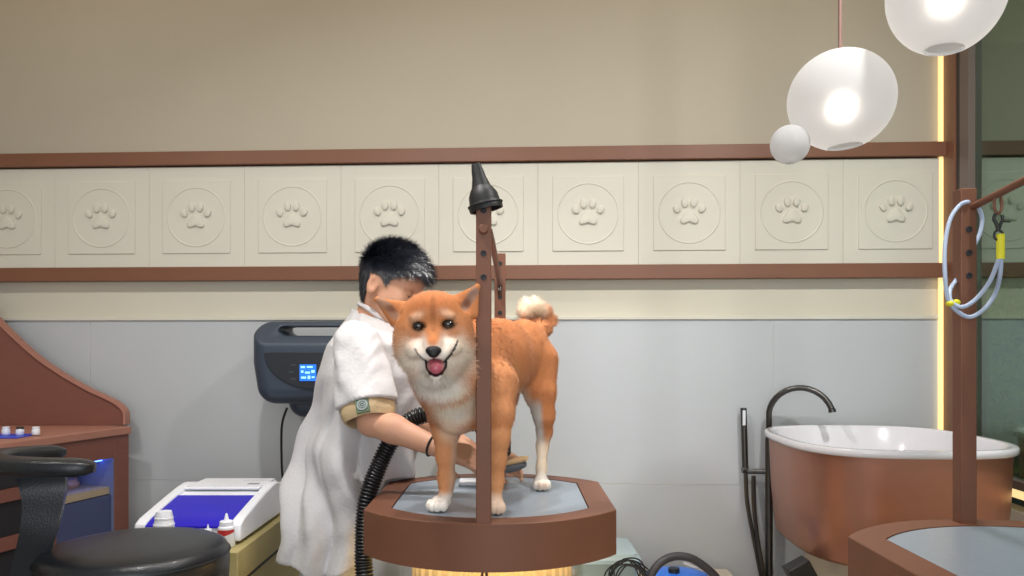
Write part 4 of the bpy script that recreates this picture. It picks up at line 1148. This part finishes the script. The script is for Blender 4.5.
def hloc(P):
    d=(P-np.array(O_))/HS; return d@np.array(Fw),d@np.array(Rt),d@np.array(Up)
def hairw(P):
    f,r,u=hloc(P)
    th=np.interp(f,[-.12,-.09,-.06,-.045,-.040,-.034,-.0,.022,.03,.05,.075,.1],[-.03,-.045,-.075,-.078,-.05,.008,.014,-.012,.010,.035,.055,.06])
    ear=((np.abs(f+.02)<.022)&(np.abs(u+.02)<.034)&(np.abs(r)>.074))
    return sstep(-.004,.004,u-th)*(~ear)*(np.hypot(np.hypot(f,r),u)<.125)*(u>-.1)
C=np.tile(SK,(len(V),1)); w_=(hairw(V))[:,None]; 
f_,r_,u_=hloc(V)
C=C*(1-w_)+HAIRC*w_
lip=np.exp(-(((f_-.092)/.012)**2+((r_)/.022)**2+((u_+.072)/.007)**2))[:,None]; C=C*(1-lip*.5)+np.array(lin((176,98,90)))*lip*.5
er=(np.exp(-(((f_+.018)/.012)**2+((np.abs(r_)-.085)/.01)**2+((u_+.018)/.02)**2)))[:,None]; C=C*(1-er*.45)+SKD*er*.45
C=C*(1+.04*snoise(V,30,11))[:,None]
bd_=np_mesh('body',V,Q,M_skin,ps,np.clip(C,0,1))
M_hair=mat('black_hair',(24,25,31),.30,spec=1.0,attr='col')
def hflow(P,nq):
    f,r,u=hloc(P)
    top=sstep(.02,.07,u)[:,None]
    d=np.array(Fw)*(.9*top+.25)+np.array(Up)*(-1.1*(1-top)-.15)+np.array(Rt)*0
    return d+ snoise(P,70,21)[:,None]*.35*np.array(Rt)
def hlen(P):
    f,r,u=hloc(P)
    return .010+.024*sstep(.01,.07,u)+.012*sstep(.04,.075,f)
def hl(P):
    f,r,u=hloc(P); return .5+.7*sstep(.03,.08,u)*sstep(.07,.0,f)+snoise(P,55,22)*.15
strands('hair',V,Q,M_hair,ps,30000,hlen,.0014,hflow,hl,cols=lambda P,n: np.tile(HAIRC,(len(P),1)),mask=lambda P:(hairw(P)>.5)*1.0,seed=9,nrm_mix=.35)
# brow and closed eye
def facepath(pts,r,name,m):
    b=MB(); b.tube(spline([hd(*p) for p in pts],5),r,8); b.build(name,m,ps)
for s_ in (1,-1):
    facepath([(.093,s_*.014,.012),(.090,s_*.030,.016),(.079,s_*.046,.012)],.0026,'eyebrow',M_hair)
    facepath([(.0885,s_*.020,-.019),(.088,s_*.033,-.022),(.079,s_*.046,-.018)],.0014,'eyelashes',M_hair)

# smock
M_cloth=mat('white_linen',(207,205,206),.85,sheen=.1,bump=.2,bscale=100,noise=.02,nscale=30)
fs=Field((-.76,1.98,.60),(-.14,2.62,1.46),.0046)
zk=[.60,.66,.7175,.799,.9156,1.032,1.134,1.221,1.309,1.345,1.375,1.40,1.43]
ck=[-.522,-.518,-.514,-.498,-.467,-.441,-.421,-.408,-.396,-.396,-.400,-.402,-.40]
hk=[.160,.160,.160,.162,.164,.160,.152,.150,.134,.112,.086,.068,.062]
yk=[.185,.185,.185,.19,.185,.185,.19,.20,.185,.150,.105,.075,.070]
def f_torso(x,y,z):
    zz=np.broadcast_to(z,(1,1,z.shape[2])); c=np.interp(zz,zk,ck); h=np.interp(zz,zk,hk); hy=np.interp(zz,zk,yk)
    cy=2.365
    u=(x-c)/h; v=(y-cy)/hy; rr=np.sqrt(u*u+v*v)+1e-6
    g=np.minimum(h,hy)
    d=(rr-1)*g*.9
    a=np.arctan2(v,u)
    amp=.026*sstep(1.34,.92,zz)+.004
    w=a+ .25*np.sin(zz*7)+.15*np.sin(zz*13+1)
    fold=np.sin(w*5+2.0*zz+1)*.55+np.abs(np.sin(w*4.5-1.5*zz))*.9-.45+np.sin(w*13+6*zz)*.18
    d=d-amp*fold
    # diagonal crease noise
    d=d-.0052*np.sin(30*x+9*z+4*np.sin(6*z+3*y)+2)-.0010*np.sin(70*z-40*x+4*np.sin(14*x+11*y))
    hem=.690+.030*np.sin(a*1.0+1.2)+.010*np.sin(a*5)-.10*(x+.52)*-1*.0
    hem=hem+ np.clip((-.56-x),0,1)*.35
    return np.maximum(np.maximum(d, hem-z), z-(1.392-.35*(x+.40)))
fs.op(f_torso,(-.74,2.0,.61),(-.16,2.6,1.44),.01)
# near sleeve
s0=at(358,346,2.165); s1=at(367.5,407,2.105)
SD=(s1-s0).normalized()
def f_sleeve(a,b,ra,rb,seed):
    base=f_cap(a,b,ra,rb); A2=np.array(a); D2=np.array(b)-A2; Ln=np.linalg.norm(D2); D2=D2/Ln
    def fn(x,y,z):
        d=base(x,y,z); t=(x-A2[0])*D2[0]+(y-A2[1])*D2[1]+(z-A2[2])*D2[2]
        d=d-.0030*np.sin(70*z+40*x+4*np.sin(25*y+seed))*sstep(0,.05,t)-.0035*np.sin(48*x-36*y+14*z)-.0010*np.sin(120*z-90*x+5*np.sin(40*x))
        return np.maximum(d,t-Ln)
    return fn
fs.op(f_sleeve(tuple(s0),tuple(s1),.068,.080,1),(s0.x-.1,s1.y-.11,s1.z-.04),(s1.x+.1,s0.y+.09,s0.z+.09),.022)
fs.cap(tuple(s1-SD*.02),tuple(s1+SD*.05),.062,.072,k=.004,sub=True)
a2,b2=(-.40,2.52,1.31),(-.32,2.49,1.12)
fs.op(f_sleeve(a2,b2,.07,.075,4),(-.5,2.38,1.04),(-.2,2.62,1.4),.02)
# neck opening
fs.ell((-.372,2.34,1.425),(.058,.062,.05),k=.006,sub=True)
def f_tab(x,y,z):
    a=np.abs(x+.052)-.3035; b_=np.hypot(x+.052,y-2.090)-.369; c=np.hypot(x+.052,y-2.064)-.369; d=np.abs(z-.867)-.060
    return np.maximum(np.maximum(a,b_),np.maximum(c,d))
fs.op(f_tab,(-.36,1.9,.80),(-.14,2.45,.93),.008,sub=True)
V,Q=fs.mesh(); V=smooth_verts(V,Q,2,.5)
np_mesh('smock',V,Q,M_cloth,ps)
# collar band
b=MB(); cp=[]
for k in range(40):
    a=2*PI*k/40; cp.append(Vector((-.385+.060*math.cos(a), 2.345+.066*math.sin(a), 1.398-.030*math.cos(a)+.006*math.sin(2*a))))
b.tube(cp,.010,10,close=True,flat=.6); b.build('collar',M_cloth,ps)
# turned cuff and badge
M_cuff=mat('beige_lining',(196,172,134),.8,bump=.2,bscale=90)
b=MB(); n=64; rs=[]
s_a=SD.orthogonal().normalized(); s_b=SD.cross(s_a)
for (t,r_) in ((-.006,.066),(.008,.0715),(.026,.0695),(.038,.064),(.0375,.058),(.0,.058)):
    c=s1+SD*t; rs.append([c+(s_a*math.cos(2*PI*k/n)+s_b*math.sin(2*PI*k/n))*(r_+.0025*math.sin(5*2*PI*k/n)) for k in range(n)])
b.rings(rs,close=True); cuff=b.build('sleeve_cuff',M_cuff,ps,auto=50)
M_bg=mat('green_patch',(96,116,92),.7); M_bgr=mat('grey_emblem',(150,160,158),.5); M_bgd=mat('dark_emblem_line',(84,96,92),.5)
pc=at(363,411.5,2.02); bn=Vector((pc.x-s1.x,pc.y-s1.y,0)); 
q=s1+SD*.016; bd=(Vector((pc.x,pc.y,pc.z))-q); bd=(bd-SD*bd.dot(SD)).normalized(); bs=SD.cross(bd).normalized()
ctr=q+bd*.0725
R3=Matrix((bs,-SD,bd)).transposed().to_4x4(); MM=Matrix.Translation(ctr)@R3
b=MB(); b.box((-.0175,-.020,-.004),(.0175,.020,.002),MM); bp_=b.build('badge_patch',M_bg,cuff,bevel=.0015,auto=30)
b=MB(); b.lathe([(.0145,0),(.0145,.0042),(.0135,.005),(.001,.005)],(0,0,0),32,M=MM); b.build('round_emblem',M_bgr,bp_,auto=30)
b=MB(); b.tube([MM@Vector((.0085*math.cos(2*PI*k/24),.0085*math.sin(2*PI*k/24),.0052)) for k in range(24)],.0008,6,close=True)
b.build('emblem_ring',M_bgd,bp_)
b=MB(); b.tube([MM@Vector((.0035*math.cos(2*PI*k/16),.0035*math.sin(2*PI*k/16),.0052)) for k in range(16)],.0012,6,close=True)
b.build('emblem_dot',M_bgd,bp_)
# trousers and shoes
M_tr=mat('cream_trousers',(206,200,186),.85,bump=.2,bscale=60)
for y,x in ((2.30,-.50),(2.44,-.52)):
    b=MB(); b.lathe([(.062,.07),(.066,.10),(.072,.45),(.078,.66),(.078,.74)],(x,y,0),32,M=None,cap=True); b.build('trouser_leg',M_tr,ps,auto=50)
    fsn=Field((x-.13,y-.07,-.002),(x+.20,y+.07,.14),.005)
    fsn.cap((x-.06,y,.047),(x+.13,y,.036),.047,.038,k=.01); fsn.cap((x-.03,y,.05),(x-.02,y,.10),.05,.048,k=.02)
    Vs,Qs=fsn.mesh(); Vs[:,2]=np.maximum(Vs[:,2],.001); np_mesh('shoe',Vs,Qs,M_white,ps)
# wrist band
b=MB(); wb=wr-(wr-el).normalized()*.012; dd=(wr-el).normalized(); a_=dd.orthogonal().normalized(); b__=dd.cross(a_)
b.tube([wb+(a_*math.cos(2*PI*k/32)+b__*math.sin(2*PI*k/32))*.0272 for k in range(32)],.0030,8,close=True); b.build('wrist_band',M_black,ps)

# dryer hose
hp=[Vector((-.30,2.83,1.06)),Vector((-.42,2.80,.8)),Vector((-.60,2.72,.45)),Vector((-.68,2.3,.22)),Vector((-.55,2.02,.16)),Vector((-.42,2.0,.30)),
    at(363,600,2.02),at(363.5,560,2.04),at(364.5,520,2.05),at(368,495,2.06),at(378,468,2.085),at(389,445,2.10),at(401,428,2.11),at(417,417,2.11),at(436,414,2.11),at(456,418,2.11),at(478,424,2.11),at(493,428,2.12),at(500,436,2.12)]
e=empty('dryer_hose',tuple(at(378,468,2.085)),'black ribbed dryer hose running under the dog beside the smock','hose')
sp=spline(hp,14)
# resample evenly
L=[0]
for a,b_ in zip(sp[:-1],sp[1:]): L.append(L[-1]+(b_-a).length)
n=int(L[-1]/.0017); ev=[]
j=0
for i in range(n+1):
    s_=L[-1]*i/n
    while j<len(L)-2 and L[j+1]<s_: j+=1
    ev.append(sp[j].lerp(sp[j+1],(s_-L[j])/max(L[j+1]-L[j],1e-9)))
b=MB(); rad=[.0208+.0030*(1 if (i%5) in (0,1) else (-.4 if i%5==3 else .3)) for i in range(len(ev))]
b.tube(ev,rad,20); b.build('ribbed_tube',mat('black_hose_plastic',(22,23,26),.3,spec=.6),e,auto=70)
b=MB(); b.tube(spline([at(497,431,2.12),at(502,436,2.12),at(504,445,2.12),at(504,454,2.13)],6),[.021]*6+[.020]*6+[.018]*6+[.016],20); b.build('hand_nozzle',M_black,e)
# brush in the far hand
e=empty('slicker_brush',tuple(at(515,470,2.17)),'grooming brush with pale wooden back and grey bristles held under the dog','brush')
b=MB(); A1=at(505,464,2.16); B1=at(527,458,2.14); b.tube([A1,A1.lerp(B1,.3),A1.lerp(B1,.7),B1],[.006,.009,.0095,.006],14,flat=2.2,up=(0,0,1)); b.build('wooden_back',mat('pale_brush_wood',(222,182,134),.5),e)
b=MB(); A1=at(503,470,2.165); B1=at(525,464,2.145); b.tube([A1,A1.lerp(B1,.3),A1.lerp(B1,.7),B1],[.008,.0125,.0125,.008],14,flat=2.0,up=(0,0,1)); b.build('bristle_pad',mat('grey_bristles',(120,124,130),.7,bump=.8,bscale=600),e)
# folded white cloth / comb
b=MB(); q=at(470,473,2.24); b.box((q.x-.03,2.20,T+.0003),(q.x+.03,2.27,T+.012)); o=b.build('white_soap_block',M_white,None,bevel=.004,auto=30,org=(q.x,2.23,T)); tag(o,'small white block lying on the grooming table behind the dog\'s front leg','block')
# ================================================================== CAMERA, LIGHT
cam=bpy.data.cameras.new('camera'); co=bpy.data.objects.new('camera',cam); col.objects.link(co)
co.location=(0,0,H); co.rotation_euler=(PI/2,0,0); cam.sensor_width=36; cam.lens=36*F/1024; cam.shift_y=60/1024; cam.clip_start=.02
sc.camera=co
def area(name,loc,size,power,color=(1,1,1),tgt=None,spread=None):
    l=bpy.data.lights.new(name,'AREA'); l.energy=power; l.size=size; l.color=color; l.shape='DISK'
    if spread: l.spread=spread
    o=bpy.data.objects.new(name,l); col.objects.link(o); o.location=loc
    if tgt is not None: o.rotation_euler=(Vector(tgt)-Vector(loc)).to_track_quat('-Z','Y').to_euler()
    return o
area('ceiling_downlight',(-.55,1.45,CE-.02),.09,12,(1,.97,.93),tgt=(-.2,2.3,.9),spread=2.1)
area('ceiling_downlight',(.95,1.35,CE-.02),.09,14,(1,.98,.95),tgt=(.75,2.4,.9),spread=2.1)
area('ceiling_downlight',(.1,2.2,CE-.02),.12,5,(1,.97,.93),tgt=(-.05,2.2,0),spread=1.35)
area('ceiling_downlight',(-1.7,1.6,CE-.02),.1,5.5,(1,.97,.93),tgt=(-1.4,2.6,.7),spread=2.1)
area('front_fill',(0.2,-1.4,1.45),2.6,54,(.95,.97,1),tgt=(0,2.5,1.1))  # added frontal fill behind the camera, stands for no known window
l=bpy.data.lights.new('cove_light','AREA'); l.shape='RECTANGLE'; l.size=4.0; l.size_y=.05; l.energy=3; l.color=(1,.70,.38)
lo=bpy.data.objects.new('cove_light',l); col.objects.link(lo); lo.location=(-.3,2.62,CE-.015); lo.rotation_euler=(math.radians(35),0,-TH)
w=bpy.data.worlds.new('world'); sc.world=w; w.use_nodes=True
w.node_tree.nodes['Background'].inputs[0].default_value=(.86,.92,1,1); w.node_tree.nodes['Background'].inputs[1].default_value=.55
vs=sc.view_settings; vs.view_transform='Standard'; vs.look='None'; vs.gamma=1; vs.exposure=-.36; vs.use_curve_mapping=False
